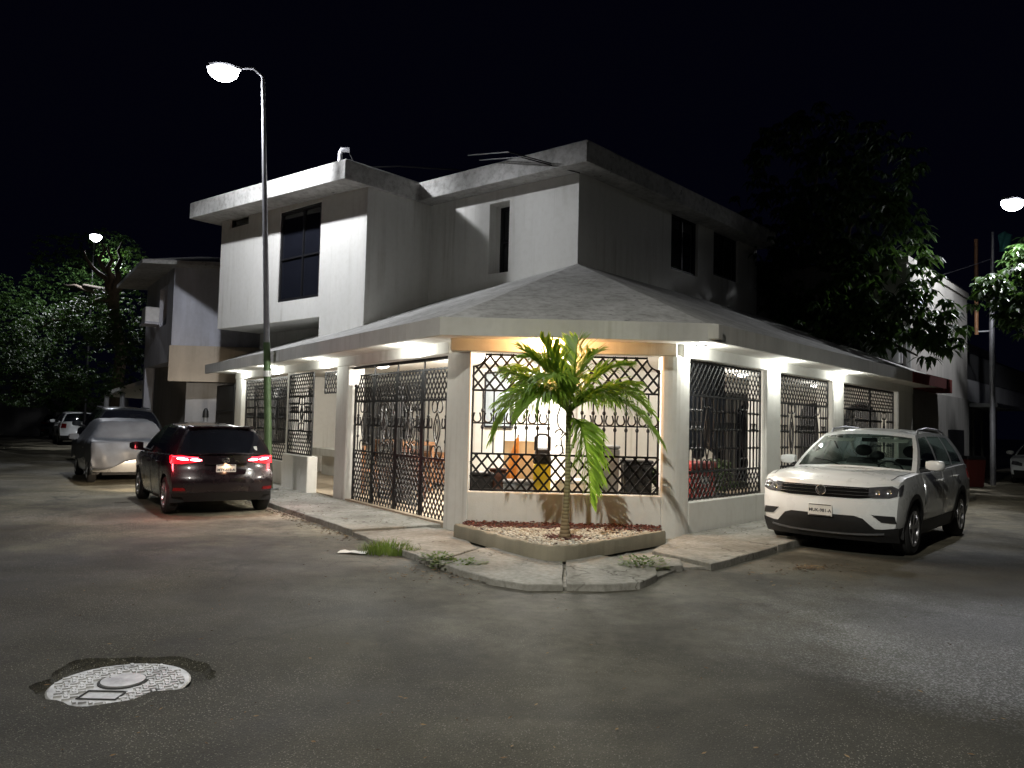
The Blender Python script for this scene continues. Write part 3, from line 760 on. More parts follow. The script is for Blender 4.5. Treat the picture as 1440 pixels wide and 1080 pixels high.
# right-hand windows: lattice above and below, barred middle with three rails and lens ornaments
def side_panel(P, d, n, a, b, z0, z1, orn=(.28,), rails=(.06, .3, .55, .8), lat=(.52, .42), pu=.125, pz=.155, notch=False, mid=None, set_=.1):
    pl = Pl(P - n * set_, d, n); u0, u1 = a + .02, b - .02
    rect(pl, u0, u1, z0, z1, .03, .03); za, zb = z0 + lat[1], z1 - lat[0]
    pl.bar((u0, za), (u1, za), .028, .026); pl.bar((u0, zb), (u1, zb), .028, .026)
    if mid: pl.bar((lerp(u0, u1, mid), z0), (lerp(u0, u1, mid), z1), .06, .034)
    g_ = pl.take().build('window_grille', MT['iron'], **HH)
    lattice(pl, u0, u1, z0, za, pu, pz, .022); pl.take().build('lattice', MT['iron'], g_, world=True); lattice(pl, u0, u1, zb, z1, pu, pz, .022)
    pl.take().build('lattice', MT['iron'], g_, world=True)
    nb = int((u1 - u0) / .125); us = []
    for k in range(1, nb):
        u = u0 + (u1 - u0) * k / nb
        if all(abs(u - lerp(u0, u1, o)) > .15 for o in orn): us.append(u)
    balusters(pl, us, za, zb, (.3, .55, .8))
    for r in rails[1:]: 
        z = lerp(za, zb, r); segs = [u0] + [q for o in orn for q in (lerp(u0, u1, o) - .14, lerp(u0, u1, o) + .14)] + [u1]
        for i in range(0, len(segs), 2): pl.bar((segs[i], z), (segs[i + 1], z), .02, .012)
    pl.take().build('baluster', MT['iron'], g_, world=True)
    for o in orn: ornament(pl, lerp(u0, u1, o), za, zb, .3)
    k = 0
    z = lerp(za, zb, rails[2])
    for i in range(len(us) - 1):
        if us[i + 1] - us[i] < .2: ushape(pl, (us[i] + us[i + 1]) / 2, z + .01, .085, .11)
    pl.take().build('scroll', MT['iron'], g_, world=True)
for a, b, k in OPR:
    side_panel(P5, DR, NR, a, b, .53 if not k else .53, ZB - .01, (.27, .76) if not k else (.2, .8), mid=.52 if k else None)
side_panel(P2, DL, NL, 7.38, 11.05, .61, ZB - .05, (.25, .75), pu=.14, pz=.17)
# panel and open wicket beside the gate
side_panel(P2, DL, NL, 5.27, 6.83, .83, 2.56, (.45,), pu=.12, pz=.16, lat=(.5, .5), set_=-.12)
plx = Pl(P2 - NL * .1, DL, NL)
rect(plx, 4.4, 5.25, 2.12, 2.56, .025, .025); go = plx.take().build('transom_grille', MT['iron'], **HH)
lattice(plx, 4.4, 5.25, 2.12, 2.56, .13, .17, .017); plx.take().build('lattice', MT['iron'], go, world=True)
side_panel(P2 - NL * 1.0, DL, NL, 5.3, 6.5, .2, 2.4, (.5,), pu=.12, pz=.16, lat=(.5, .6), set_=0)   # the wicket swung inwards

# four-leaved garage gate
gate_u = [.035, .99, 1.93, 2.87, 3.75]
def leaf(u0, u1, zt, k=0.0, notch=0):
    pl = Pl(P2 - NL * (.14 + k), DL, NL); z0 = .06
    za, zb = z0 + .96, zt - .5
    def cutl(u, z): return notch and math.hypot(u - u1, z - zt) < .24
    for s, b in ((u0 + .022, 0), (u1 - .022, 1)):
        pl.bar((s, z0), (s, zt - (.24 if (notch and b) else 0)), .044, .035)
    pl.bar((u0 + .044, z0 + .02), (u1 - .044, z0 + .02), .04, .034); pl.bar((u0 + .044, zt - .015), (u1 - (.24 if notch else .044), zt - .015), .03, .034)
    pl.bar((u0 + .044, za), (u1 - .044, za), .03, .03); pl.bar((u0 + .044, zb), (u1 - .044, zb), .03, .03)
    if notch:
        notch_arc(pl, u1, zt, .24, PI, 1.5 * PI); pl.mb.ball(tuple(pl.p(u1 - .02, zt - .2)), .035)
    lf = pl.take().build('gate_leaf', MT['iron'], **HH)
    lattice(pl, u0 + .04, u1 - .04, z0, za, .115, .16, .026); pl.take().build('lattice', MT['iron'], lf, world=True); lattice(pl, u0 + .04, u1 - .04, zb, zt, .115, .16, .026, cutl if notch else None)
    pl.take().build('lattice', MT['iron'], lf, world=True)
    um = (u0 + u1) / 2; w = u1 - u0
    balusters(pl, [u0 + w * f for f in (.2, .8)], za, zb, (.3, .72))
    zr = lerp(za, zb, .52); 
    for f in ((.04, .34), (.66, .96)): pl.bar((u0 + w * f[0], zr), (u0 + w * f[1], zr), .02, .014)
    pl.take().build('baluster', MT['iron'], lf, world=True)
    ornament(pl, um, za, zb, .34)
    for f in (.11, .28, .72, .89): ushape(pl, u0 + w * f, zr + .01, .1, .14)
    pl.take().build('scroll', MT['iron'], lf, world=True)
for i in range(4): leaf(gate_u[i] + .004, gate_u[i + 1] - .004, 2.44, 0, i == 3)
for i in (2, 3): leaf(gate_u[i] - .05, gate_u[i + 1] - .1, 2.3, .5)
plg = Pl(P2 - NL * .14, DL, NL); plg.bar((.0, 2.585), (3.8, 2.585), .05, .05)
for u in (1.93, 2.87, .97): plg.bar((u, 2.44), (u, 2.56), .03, .02)
plg.take().build('gate_track', MT['iron'], **HH)
# ------------------------------------------------------------------ cars
def paint(name, col, rough=.28, metal=.0):
    m, nt, b = newmat(name); co = coords(nt, False)
    d = ramp(nt, noise(nt, co, 2.5, 6, .65), [(.35, tuple(c * .955 for c in col)), (.6, col)])
    nt.links.new(d, b.inputs['Base Color'])
    nt.links.new(ramp(nt, noise(nt, co, 3.5, 5, .6), [(.3, (rough * .8,) * 3), (.7, (rough * 1.35,) * 3)]), b.inputs['Roughness'])
    b.inputs['Metallic'].default_value = metal
    b.inputs['Coat Weight'].default_value = .8; b.inputs['Coat Roughness'].default_value = .05
    return m
MT['p_white'] = paint('white_car_paint', (.82, .84, .84)); MT['p_plum'] = paint('dark_plum_car_paint', (.018, .010, .013), .25, .3)
MT['p_grey'] = paint('dark_grey_car_paint', (.05, .055, .06), .3, .4); MT['p_silver'] = paint('silver_car_paint', (.55, .55, .55), .3, .5)
MT['p_black'] = paint('black_car_paint', (.015, .016, .02), .3)
def tinted():
    m, nt, b = newmat('tinted_glass')
    tr = nd(nt, 'ShaderNodeBsdfTransparent'); tr.inputs[0].default_value = (.62, .7, .66, 1)
    gl = nd(nt, 'ShaderNodeBsdfGlossy', Roughness=.03); fr = nd(nt, 'ShaderNodeFresnel', IOR=1.55)
    mx = nd(nt, 'ShaderNodeMixShader'); nt.links.new(fr.outputs[0], mx.inputs[0]); nt.links.new(tr.outputs[0], mx.inputs[1]); nt.links.new(gl.outputs[0], mx.inputs[2])
    nt.links.new(mx.outputs[0], nt.nodes['Material Output'].inputs[0]); return m
MT['tint'] = tinted(); MT['gap'] = simple('matt_black', (.006, .006, .006), .85, 0, .1, 5, spec=.1)
MT['cabin'] = simple('dark_cabin_fabric', (.03, .03, .032), .85, 0, .2, 12)
MT['headliner'] = simple('pale_headliner', (.5, .5, .46), .9)
MT['tail_on'] = emis('lit_tail_lamp', (1, .03, .05), 9, (.3, .0, .0)); MT['tail_core'] = emis('lit_tail_led', (1, .38, .45), 30, (.3, 0, 0))
MT['tail_dim'] = emis('lit_tail_glass', (1, .01, .03), .9, (.3, .0, .0))
MT['headlamp_on'] = emis('lit_headlamp', (1, .86, .66), 30)
MT['plate_w'] = simple('plate_white', (.75, .75, .72), .5); MT['ink'] = simple('plate_ink', (.02, .02, .025), .6)
def patch(poly, mapf, cell=.06, th=.012, off=.006):
    """a flat outline laid on a curved body surface, with thickness"""
    bm = bmesh.new(); vs = [bm.verts.new((a, b, 0)) for a, b in poly]; bm.faces.new(vs)
    for ax in (0, 1):
        lo = min(p[ax] for p in poly); hi = max(p[ax] for p in poly); n = int((hi - lo) / cell)
        for k in range(1, n + 1):
            c = [0, 0, 0]; c[ax] = lo + (hi - lo) * k / (n + 1); nn = [0, 0, 0]; nn[ax] = 1
            bmesh.ops.bisect_plane(bm, geom=bm.verts[:] + bm.edges[:] + bm.faces[:], plane_co=c, plane_no=nn)
    bm.verts.index_update(); m = MB(); n = len(bm.verts)
    top = [mapf(v.co.x, v.co.y, off) for v in bm.verts]; bot = [mapf(v.co.x, v.co.y, off - th) for v in bm.verts]
    fs = [tuple(v.index for v in f.verts) for f in bm.faces]
    fs += [tuple(i + n for i in reversed(f)) for f in fs]
    for e in bm.edges:
        if len(e.link_faces) == 1:
            a, b = e.verts[0].index, e.verts[1].index; fs.append((a, b, b + n, a + n))
    bm.free(); return m.add(top + bot, fs)
def mir(poly): return [(-a, b) for a, b in poly][::-1]
WHEELS = {}
def wheel_set(S, parent):
    key = (S['R'], S.get('tw', .2), S.get('spokes', 5)); R_, tw = key[0], key[1]
    rr = R_ * .66
    if key not in WHEELS:
        hub = MB().lathe([(0, -tw / 2 + .02), (rr * .8, -tw / 2 + .02), (rr * .8, tw * .1), (0, tw * .1)], 20, axis='y')
        h = hub.build('wheel', MT['plastic'], None, smooth=40)
        ty = MB().lathe([(rr - .01, -tw / 2 + .012), (R_ - .04, -tw / 2), (R_ - .008, -tw / 2 + .025), (R_, -tw * .2), (R_, tw * .2), (R_ - .008, tw / 2 - .025), (R_ - .04, tw / 2), (rr + .015, tw / 2 - .004), (rr - .005, tw / 2 - .02), (rr - .01, -tw / 2 + .012)], 36, axis='y')
        ty.build('tyre', MT['tyre'], h, smooth=35)
        rm = MB(); n = 36
        prof = [(rr + .004, tw / 2 - .018), (rr + .002, tw / 2 - .002), (rr - .018, tw / 2 - .002), (rr - .03, tw / 2 - .03), (rr - .03, tw * .1), (rr + .004, tw * .1)]
        rm.loft([[(r * cos(2 * PI * k / n), y, -r * sin(2 * PI * k / n)) for r, y in prof] for k in range(n + 1)], cap=False)
        for k in range(key[2]):
            for da in (-.13, .13):
                a = 2 * PI * k / key[2] + PI / 2 + da; a2 = a - da * .75
                p0 = V((.045 * cos(a2), tw / 2 - .028, .045 * sin(a2))); p1 = V(((rr - .012) * cos(a + da * .3), tw / 2 - .012, (rr - .012) * sin(a + da * .3)))
                t = (p1 - p0).normalized(); rm.obox((p0 + p1) / 2, (p1 - p0) / 2, V((0, .011, 0)), t.cross(V((0, 1, 0))) * .017)
        rm.lathe([(0, tw * .12), (.065, tw * .12), (.062, tw / 2 - .02), (.03, tw / 2 - .012), (0, tw / 2 - .012)], 16, axis='y')
        rm.build('rim', MT['rimm'], h, smooth=35)
        WHEELS[key] = h; first = h
    src = WHEELS[key]; used = src.parent is not None
    for i, (x, s) in enumerate(((S['xf'], 1), (S['xf'], -1), (S['xr'], 1), (S['xr'], -1))):
        o = src if (not used and i == 0) else copy_tree(src)
        o.parent = parent; o.location = (x, s * (S['W'] / 2 - tw / 2 - .015), R_ * .985)
        o.rotation_euler = (0, 0 if s > 0 else PI, 0) if False else (0, 0, 0 if s > 0 else PI)

class Car:
    def __init__(c, name, label, cat, loc, yaw, S, mats, group=None):
        c.S = S; c.m = mats; c.Lh = S['L'] / 2; c.hw = S['W'] / 2
        c.root = empty(name, loc, yaw); tag(c.root, label, cat, group)
        c.shell(); wheel_set(S, c.root)
    def Wx(c, x):
        q = clamp((abs(x) - (c.Lh - 1.0)) / 1.0); return c.hw * (1 - (.05 if x > 0 else .045) * q * q)
    def sec(c, z): return pw(c.S['sec'], z)
    def deform(c, x, y, z):
        S = c.S; u = min(1.15, abs(y) / c.hw)
        if x > 0:
            q = clamp((x - (c.Lh - .75)) / .75); x -= q * q * (S['bowf'] * u ** 2.4 + pw(S['nosef'], z))
        else:
            q = clamp((-x - (c.Lh - .6)) / .6); x += q * q * (S['bowr'] * u ** 2.6 + pw(S['noser'], z))
        return V((x, y, z))
    def ztop(c, x): return pw(c.S['top'], x)
    def zs(c, x): return c.ztop(x) - pw(c.S['edge'], x)
    def zlow(c, x):
        S = c.S; z = pw(S['low'], x)
        for xa in (S['xf'], S['xr']):
            d = abs(x - xa)
            if d < S['Ra']: z = max(z, S['R'] * .98 + math.sqrt(max(0, S['Ra'] ** 2 - d * d)))
        return z
    def side(c, s):
        return lambda x, z, off: c.deform(x, s * (c.Wx(x) * c.sec(z) + off), z)
    def front(c, y, z, off): p = c.deform(c.Lh, y, z); return p + V((off, .3 * off * (1 if y > 0 else -1) * abs(y) / c.hw, 0))
    def rear(c, y, z, off): p = c.deform(-c.Lh, y, z); return p + V((-off, .3 * off * (1 if y > 0 else -1) * abs(y) / c.hw, 0))
    def part(c, mb, name, mat, parent=None, smooth=38, **kw): return mb.build(name, mat if not isinstance(mat, str) else MT[mat], parent or c.root, smooth=smooth, **kw)
    def shell(c):
        S = c.S; Lh = c.Lh
        xs = [-Lh + S['L'] * k / 40 for k in range(41)]
        for xa in (S['xf'], S['xr']):
            xs = [x for x in xs if abs(x - xa) > S['Ra'] + .03]
            xs += [xa + S['Ra'] * sin(PI / 2 * k / 9) for k in range(-9, 10)] + [xa - S['Ra'] - .004, xa + S['Ra'] + .004]
        xs += [-Lh + .04, Lh - .04] + [d for dd in S['doors'] for d in dd]
        xs = sorted(set(round(x, 4) for x in xs)); xs = [x for i, x in enumerate(xs) if i == 0 or x - xs[i - 1] > .003]
        fr = [0, .1, .22, .36, .5, .64, .77, .88, .95, 1]; cf = [.975, .93, .84, .62, .32, 0]
        def ring(x):
            zl, zs, zt = c.zlow(x), c.zs(x), c.ztop(x); pts = []
            for f in fr:
                z = lerp(zl, zs, f); pts.append((c.Wx(x) * c.sec(z), z))
            w = c.Wx(x) * c.sec(zs)
            for q in cf: pts.append((w * q, zs + (zt - zs) * (1 - q ** 5)))
            return pts
        half = [ring(x) for x in xs]; nr = len(half[0])
        mbs = {}
        def put(k, vs): mbs.setdefault(k, MB()).add(vs, [tuple(range(len(vs)))])
        cz = S['clad']
        for i in range(len(xs) - 1):
            xm = (xs[i] + xs[i + 1]) / 2
            for s in (1, -1):
                for j in range(nr - 1):
                    q = [(xs[i], *half[i][j]), (xs[i + 1], *half[i + 1][j]), (xs[i + 1], *half[i + 1][j + 1]), (xs[i], *half[i][j + 1])]
                    vs = [c.deform(x, s * y, z) for x, y, z in q]
                    if s < 0: vs = vs[::-1]
                    zm = sum(p[2] for p in q) / 4; k = 'body'
                    if j < len(fr) - 1:
                        if zm < cz and c.zlow(xm) < cz: k = 'clad'
                        for di, (a, b) in enumerate(S['doors']):
                            if a < xm < b and k == 'body' and zm > cz: k = ('door', di, s)
                    put(k, vs)
        for e, i in ((1, len(xs) - 1), (-1, 0)):
            x = xs[i]; yf = [1, .94, .85, .7, .5, .25, 0, -.25, -.5, -.7, -.85, -.94, -1]
            rows = [[c.deform(x, y * half[i][j][0], half[i][j][1]) for y in yf] for j in range(len(fr))]
            zt = half[i][-1][1]; zs = half[i][len(fr) - 1][1]
            rows.append([c.deform(x, y * half[i][len(fr) - 1][0], zs + (zt - zs) * (1 - abs(y) ** 5)) for y in yf])
            for j in range(len(rows) - 1):
                for k in range(len(yf) - 1):
                    vs = [rows[j][k], rows[j][k + 1], rows[j + 1][k + 1], rows[j + 1][k]]
                    if e < 0: vs = vs[::-1]
                    put('clad' if sum(p.z for p in vs) / 4 < S['cladf' if e > 0 else 'cladr'] else 'body', vs)
        # greenhouse
        hw_b = lambda x: c.Wx(x) * c.sec(c.zs(x)) * .955
        wr = lambda x: lerp(S['wr'][1], S['wr'][0], (x - S['xrt']) / (S['xwt'] - S['xrt']))
        zr = lambda x: pw(S['roof'], x)
        fy = [1, .93, .7, .35, 0, -.35, -.7, -.93, -1]
        sl = [(S['xc'], S['xwt'])] + S['lines'] + [(S['xrb'], S['xrt'])]
        zb = lambda x: c.zs(x) + .003
        bB, bT, bRB, bRT = S.get('wsb', .16), S.get('wst', .1), .1, .08
        per = []        # (base, top, tag of the span that follows)
        def fpt(f):
            return (V((S['xc'] + bB * (1 - f * f), f * hw_b(S['xc']), lerp(zb(S['xc']), c.ztop(S['xc']) + .01, 1 - f * f))), V((S['xwt'] + bT * (1 - f * f), f * wr(S['xwt']), zr(S['xwt']) + S['crown'] * (1 - f * f))))
        def rpt(f):
            return (V((S['xrb'] - bRB * (1 - f * f), f * hw_b(S['xrb']), lerp(zb(S['xrb']), c.ztop(S['xrb']) + .004, 1 - f * f))), V((S['xrt'] - bRT * (1 - f * f), f * wr(S['xrt']), zr(S['xrt']) + S['crown'] * (1 - f * f))))
        def spt(k, s):
            a, b = sl[k]; return (V((a, s * hw_b(a), zb(a))), V((b, s * wr(b), zr(b))))
        ns = len(sl); kinds = S['kinds']                     # kinds of the spans between successive side lines
        for i, f in enumerate(fy[:-1]): per.append((*fpt(f), 'windscreen' if 0 < i < len(fy) - 2 else 'body'))
        for k in range(ns - 1): per.append((*spt(k, -1), ('sw', k, -1) if kinds[k] == 'g' else 'body'))
        for i, f in enumerate(fy[::-1][:-1]): per.append((*rpt(f), 'rear_window' if 0 < i < len(fy) - 2 else 'body'))
        for k in range(ns - 1, 0, -1): per.append((*spt(k, 1), ('sw', k - 1, 1) if kinds[k - 1] == 'g' else 'body'))
        lv = [0, .05, .3, .6, S.get('wtop', .9), 1.0]; n = len(per)
        ctr = V(((S['xc'] + S['xrb']) / 2, 0, 1.2))
        def pt(i, v):
            b, t, _ = per[i % n]; p = b.lerp(t, v); o = V(((p.x - ctr.x) * .4, p.y, 0)).normalized()
            return p + o * (.035 * 4 * v * (1 - v))
        for i in range(n):
            for a, b in zip(lv, lv[1:]):
                vs = [pt(i, a), pt(i + 1, a), pt(i + 1, b), pt(i, b)][::-1]
                k = per[i][2]
                if a < .04 or b > .99: k = 'body'
                put(k, vs)
        for k in range(ns - 1):                              # roof skin
            for f0, f1 in zip(fy, fy[1:]):
                def rp_(kk, f):
                    x = sl[kk][1]; t = (x - S['xrt']) / (S['xwt'] - S['xrt'])
                    return V((x + (lerp(-bRT, bT, t)) * (1 - f * f), f * wr(x), zr(x) + S['crown'] * (1 - f * f)))
                put('body', [rp_(k, f0), rp_(k, f1), rp_(k + 1, f1), rp_(k + 1, f0)])
        c.body = None
        for k, mb in mbs.items():
            if k == 'body': c.body = mb.build('body', c.m['paint'], c.root, smooth=42, merge=.0015)
        for k, mb in mbs.items():
            if k == 'body': continue
            if k == 'clad': mb.build('lower_cladding', c.m.get('clad', MT['plastic']), c.root, smooth=42, merge=.0015)
            elif isinstance(k, tuple) and k[0] == 'door':
                o = mb.build('door', c.m['paint'], c.root, smooth=42, merge=.0015)
                bm = bmesh.new(); bm.from_mesh(o.data)
                bmesh.ops.inset_region(bm, faces=bm.faces[:], thickness=.011, depth=0, use_boundary=True)
                for v in bm.verts:
                    if v.is_boundary: v.co.y *= .985
                bm.to_mesh(o.data); bm.free()
                a, b = S['doors'][k[1]]; xh = a + .16; zh = c.zs(xh) - .13; f = c.side(k[2])
                MB().tube([f(xh - .1, zh, -.01), f(xh - .08, zh, .035), f(xh + .08, zh, .035), f(xh + .1, zh, -.01)], .014, 6).build('handle', c.m.get('handle', c.m['paint']), o, smooth=50)
            else:
                nm = k if isinstance(k, str) else 'side_window'
                mb.build(nm, c.m['glass'] if nm != 'rear_window' and nm != 'side_window' else c.m.get('glass2', c.m['glass']), c.root, smooth=60, merge=.0015)
        # underbody, wheel-well liners
        u = MB(); hw = c.hw; z0 = min(z for _, z in S['low']) + .015
        u.hexa([(-Lh + .3, -hw + .27, z0), (Lh - .35, -hw + .27, z0), (Lh - .35, hw - .27, z0), (-Lh + .3, hw - .27, z0), (-Lh + .2, -hw + .27, .62), (Lh - .25, -hw + .27, .62), (Lh - .25, hw - .27, .62), (-Lh + .2, hw - .27, .62)])
        u.hexa([(S['xr'] + S['Ra'] + .02, -hw + .06, z0 + .02), (S['xf'] - S['Ra'] - .02, -hw + .06, z0 + .02), (S['xf'] - S['Ra'] - .02, hw - .06, z0 + .02), (S['xr'] + S['Ra'] + .02, hw - .06, z0 + .02), (S['xr'] + S['Ra'] + .02, -hw + .06, z0 + .2), (S['xf'] - S['Ra'] - .02, -hw + .06, z0 + .2), (S['xf'] - S['Ra'] - .02, hw - .06, z0 + .2), (S['xr'] + S['Ra'] + .02, hw - .06, z0 + .2)])
        for xa in (S['xf'], S['xr']):
            for s in (1, -1):
                arc = [(xa + (S['Ra'] + .004) * cos(PI * k / 14), S['R'] * .98 + (S['Ra'] + .004) * sin(PI * k / 14)) for k in range(15)]
                arc = [(arc[0][0], z0)] + arc + [(arc[-1][0], z0)]
                yo = s * (c.Wx(xa) * .955); yi = s * (hw - .275)
                u.loft([[(x, yo, z) for x, z in arc], [(x, yi, z) for x, z in arc]], cap=False, closed=False)
        u.build('underbody', MT['plastic'], c.root, recalc=False)
        if S.get('archtrim'):
            for xa in (S['xf'], S['xr']):
                for s in (1, -1):
                    f = c.side(s); w = S['archtrim']; inn = []; out = []; inb = []
                    for k in range(19):
                        a = PI * (k / 18 * 1.16 - .08); ca, sa = cos(a), sin(a)
                        def q(r, o):
                            z = max(S['R'] * .98 + r * sa, pw(S['low'], xa) + .02); return f(xa + r * ca, z, o)
                        inn.append(q(S['Ra'] - .012, .012)); out.append(q(S['Ra'] + w, .009)); inb.append(q(S['Ra'] - .012, -.06))
                    MB().loft([inb, inn, out], cap=False, closed=False).build('arch_trim', MT['plastic'], c.root, smooth=45, recalc=False)
        # mirrors
        for s in (1, -1):
            xm = S['xc'] - .2; zm = c.zs(xm) + .1; yo = hw + .1; mm = MB()
            mm.loft([[(xm - .05 + dx * sc_, s * (yo + dy), zm + .015 + dz * sc_) for dx, dz in ((-.06, -.075), (.05, -.06), (.075, .0), (.05, .065), (-.06, .07))] for dy, sc_ in ((-.11, .8), (-.06, 1.0), (.03, 1.0), (.09, .85), (.115, .5))])
            mo = mm.build('mirror', c.m.get('mirror', c.m['paint']), c.root, smooth=50)
            MB().tube([V((xm - .02, s * (hw * .9), zm - .06)), V((xm - .03, s * (yo - .06), zm - .04))], .03, 6).build('mirror_arm', MT['plastic'], mo)
    def plate(c, where, z, text, y=0, lit=False, tilt=0, small=''):
        m = c.front if where == 'f' else c.rear; e = 1 if where == 'f' else -1
        p = m(y, z, .03); b = MB().obox(p, V((.006, 0, 0)), V((0, .155, 0)), V((0, 0, .078)))
        o = c.part(b, 'number_plate', 'plate_w', bevel=.003)
        rot = Matrix(((0, 0, 1), (1, 0, 0), (0, 1, 0))) if e > 0 else Matrix(((0, 0, -1), (-1, 0, 0), (0, 1, 0)))
        mt = Matrix.Translation(p + V((e * .0075, 0, -.006))) @ rot.to_4x4()
        lettering(text, .058, .001, MT['ink'], o, mt)
        fr = MB()
        for dz in (-.07, .066): fr.obox(p + V((e * .007, 0, dz)), V((.0015, 0, 0)), V((0, .14, 0)), V((0, 0, .005)))
        fr.build('plate_band', MT['ink'], o)
        return o

SUV = dict(L=4.6, W=1.84, xf=1.40, xr=-1.33, R=.352, tw=.22, Ra=.405, archtrim=.055, spokes=5,
    top=[(-2.3, 1.12), (-2.0, 1.14), (.9, 1.07), (1.1, 1.10), (1.7, 1.075), (2.1, 1.025), (2.3, .955)], edge=[(-2.3, .02), (.9, .02), (1.15, .05), (2.0, .06), (2.3, .03)],
    low=[(-2.3, .30), (-1.8, .24), (1.9, .22), (2.3, .22)], sec=[(.2, .91), (.34, .95), (.5, .982), (.7, .995), (.82, 1.0), (.93, .985), (1.06, .955), (1.15, .94), (1.25, .93)],
    bowf=.27, nosef=[(.2, .14), (.33, .05), (.45, .01), (.6, 0), (.72, .015), (.84, .04), (.93, .075), (1.0, .13)], bowr=.17, noser=[(.2, .12), (.4, .01), (.62, 0), (.78, .05), (1.0, .07), (1.2, .1)],
    clad=.41, cladf=.0, cladr=.46, doors=[(-.17, .93), (-1.12, -.185)], xc=1.06, xwt=.28, xrt=-1.84, xrb=-2.1, wr=(.635, .60), roof=[(-1.9, 1.565), (-1.0, 1.61), (-.3, 1.62), (.3, 1.575)], crown=.055,
    lines=[(.9, .17), (-.12, -.14), (-.21, -.23), (-1.02, -.98), (-1.11, -1.06), (-1.8, -1.52)], kinds=['p', 'g', 'p', 'g', 'p', 'g', 'p'])
HATCH = dict(L=3.95, W=1.695, xf=1.15, xr=-1.36, R=.305, tw=.19, Ra=.35, spokes=5,
    top=[(-1.975, .97), (-1.7, .985), (.85, .93), (1.0, .955), (1.5, .88), (1.8, .80), (1.975, .72)], edge=[(-1.975, .02), (.85, .02), (1.1, .05), (1.8, .06), (1.975, .03)],
    low=[(-1.975, .30), (-1.6, .2), (1.6, .19), (1.975, .2)], sec=[(.18, .92), (.3, .955), (.5, .985), (.65, .995), (.76, 1.0), (.86, .985), (.96, .955), (1.05, .94)],
    bowf=.34, nosef=[(.2, .1), (.4, .0), (.55, .02), (.7, .1), (.85, .25)], bowr=.2, noser=[(.2, .12), (.4, .02), (.55, 0), (.66, .03), (.75, .1), (.95, .12), (1.1, .16)],
    clad=.0, cladf=.3, cladr=.40, doors=[(-.15, .85), (-1.0, -.165)], xc=.98, xwt=.2, xrt=-1.5, xrb=-1.8, wr=(.565, .54), roof=[(-1.6, 1.375), (-.8, 1.42), (-.2, 1.44), (.25, 1.405)], crown=.055,
    lines=[(.82, .1), (-.1, -.12), (-.18, -.2), (-.95, -.9), (-1.2, -1.15)], kinds=['p', 'g', 'p', 'g', 'p', 'p'])
SEDAN = dict(HATCH, L=4.3, W=1.7, xf=1.3, xr=-1.25, top=[(-2.15, .93), (-2.0, .97), (-1.45, .985), (-1.3, .95), (.95, .91), (1.1, .94), (1.6, .88), (2.0, .80), (2.15, .72)],
    edge=[(-2.15, .03), (-1.5, .05), (-1.3, .02), (.95, .02), (1.2, .05), (2.15, .03)], low=[(-2.15, .28), (-1.7, .2), (1.7, .19), (2.15, .2)], doors=[(-.05, .95), (-.9, -.065)],
    cladf=.26, cladr=.28, xc=1.05, xwt=.3, xrt=-.95, xrb=-1.4, roof=[(-1.0, 1.33), (-.4, 1.38), (0, 1.39), (.35, 1.36)], lines=[(.9, .2), (.0, -.02), (-.08, -.1), (-.85, -.75)], kinds=['p', 'g', 'p', 'g', 'p'])

def interior(c, xs=0.0):
    for y in (.36, -.36):
        s = MB(); s.hexa([(xs - .55, y - .25, .62), (xs + .0, y - .25, .66), (xs + .0, y + .25, .66), (xs - .55, y + .25, .62), (xs - .82, y - .21, 1.18), (xs - .68, y - .21, 1.2), (xs - .68, y + .21, 1.2), (xs - .82, y + .21, 1.18)])
        s.ball((xs - .78, y, 1.31), .07, .14, .095)
        c.part(s, 'seat', 'cabin', bevel=.02)
    b = MB(); b.hexa([(xs - 1.55, -.62, .62), (xs - 1.0, -.62, .62), (xs - 1.0, .62, .62), (xs - 1.55, .62, .62), (xs - 1.7, -.58, 1.12), (xs - 1.58, -.58, 1.14), (xs - 1.58, .58, 1.14), (xs - 1.7, .58, 1.12)])
    for y in (.4, -.4): b.ball((xs - 1.66, y, 1.21), .06, .13, .08)
    c.part(b, 'rear_bench', 'cabin', bevel=.02)
    d = MB(); d.hexa([(xs + .35, -.72, .75), (xs + .95, -.72, .75), (xs + .95, .72, .75), (xs + .35, .72, .75), (xs + .5, -.7, 1.06), (xs + 1.0, -.68, 1.07), (xs + 1.0, .68, 1.07), (xs + .5, .7, 1.06)])
    c.part(d, 'dashboard', 'cabin', bevel=.02)
    sw = MB(); sw.tube([V((xs + .36 + .08 * sin(2 * PI * k / 18), .36 + .18 * cos(2 * PI * k / 18), 1.03 + .16 * sin(2 * PI * k / 18))) for k in range(19)], .015, 6)
    sw.tube([V((xs + .36, .36, 1.03)), V((xs + .55, .36, .95))], .03, 6); c.part(sw, 'steering_wheel', 'cabin')
    hl = MB().box(xs - 1.7, xs + .1, -.52, .52, 1.535, 1.545); c.part(hl, 'headliner', 'headliner')
    rv = MB().box(xs + .12, xs + .15, -.11, .11, 1.46, 1.52); c.part(rv, 'rear_view_mirror', 'plastic', bevel=.01)
    fl = MB().box(xs - 1.9, xs + 1.0, -.75, .75, .56, .6); c.part(fl, 'cabin_floor', 'cabin')
    for y in (.38, -.38):
        sv = MB().hexa([(xs + .2, y - .2, 1.5), (xs + .34, y - .2, 1.46), (xs + .34, y + .2, 1.46), (xs + .2, y + .2, 1.5), (xs + .2, y - .2, 1.512), (xs + .34, y - .2, 1.472), (xs + .34, y + .2, 1.472), (xs + .2, y + .2, 1.512)]); c.part(sv, 'sun_visor', 'headliner')

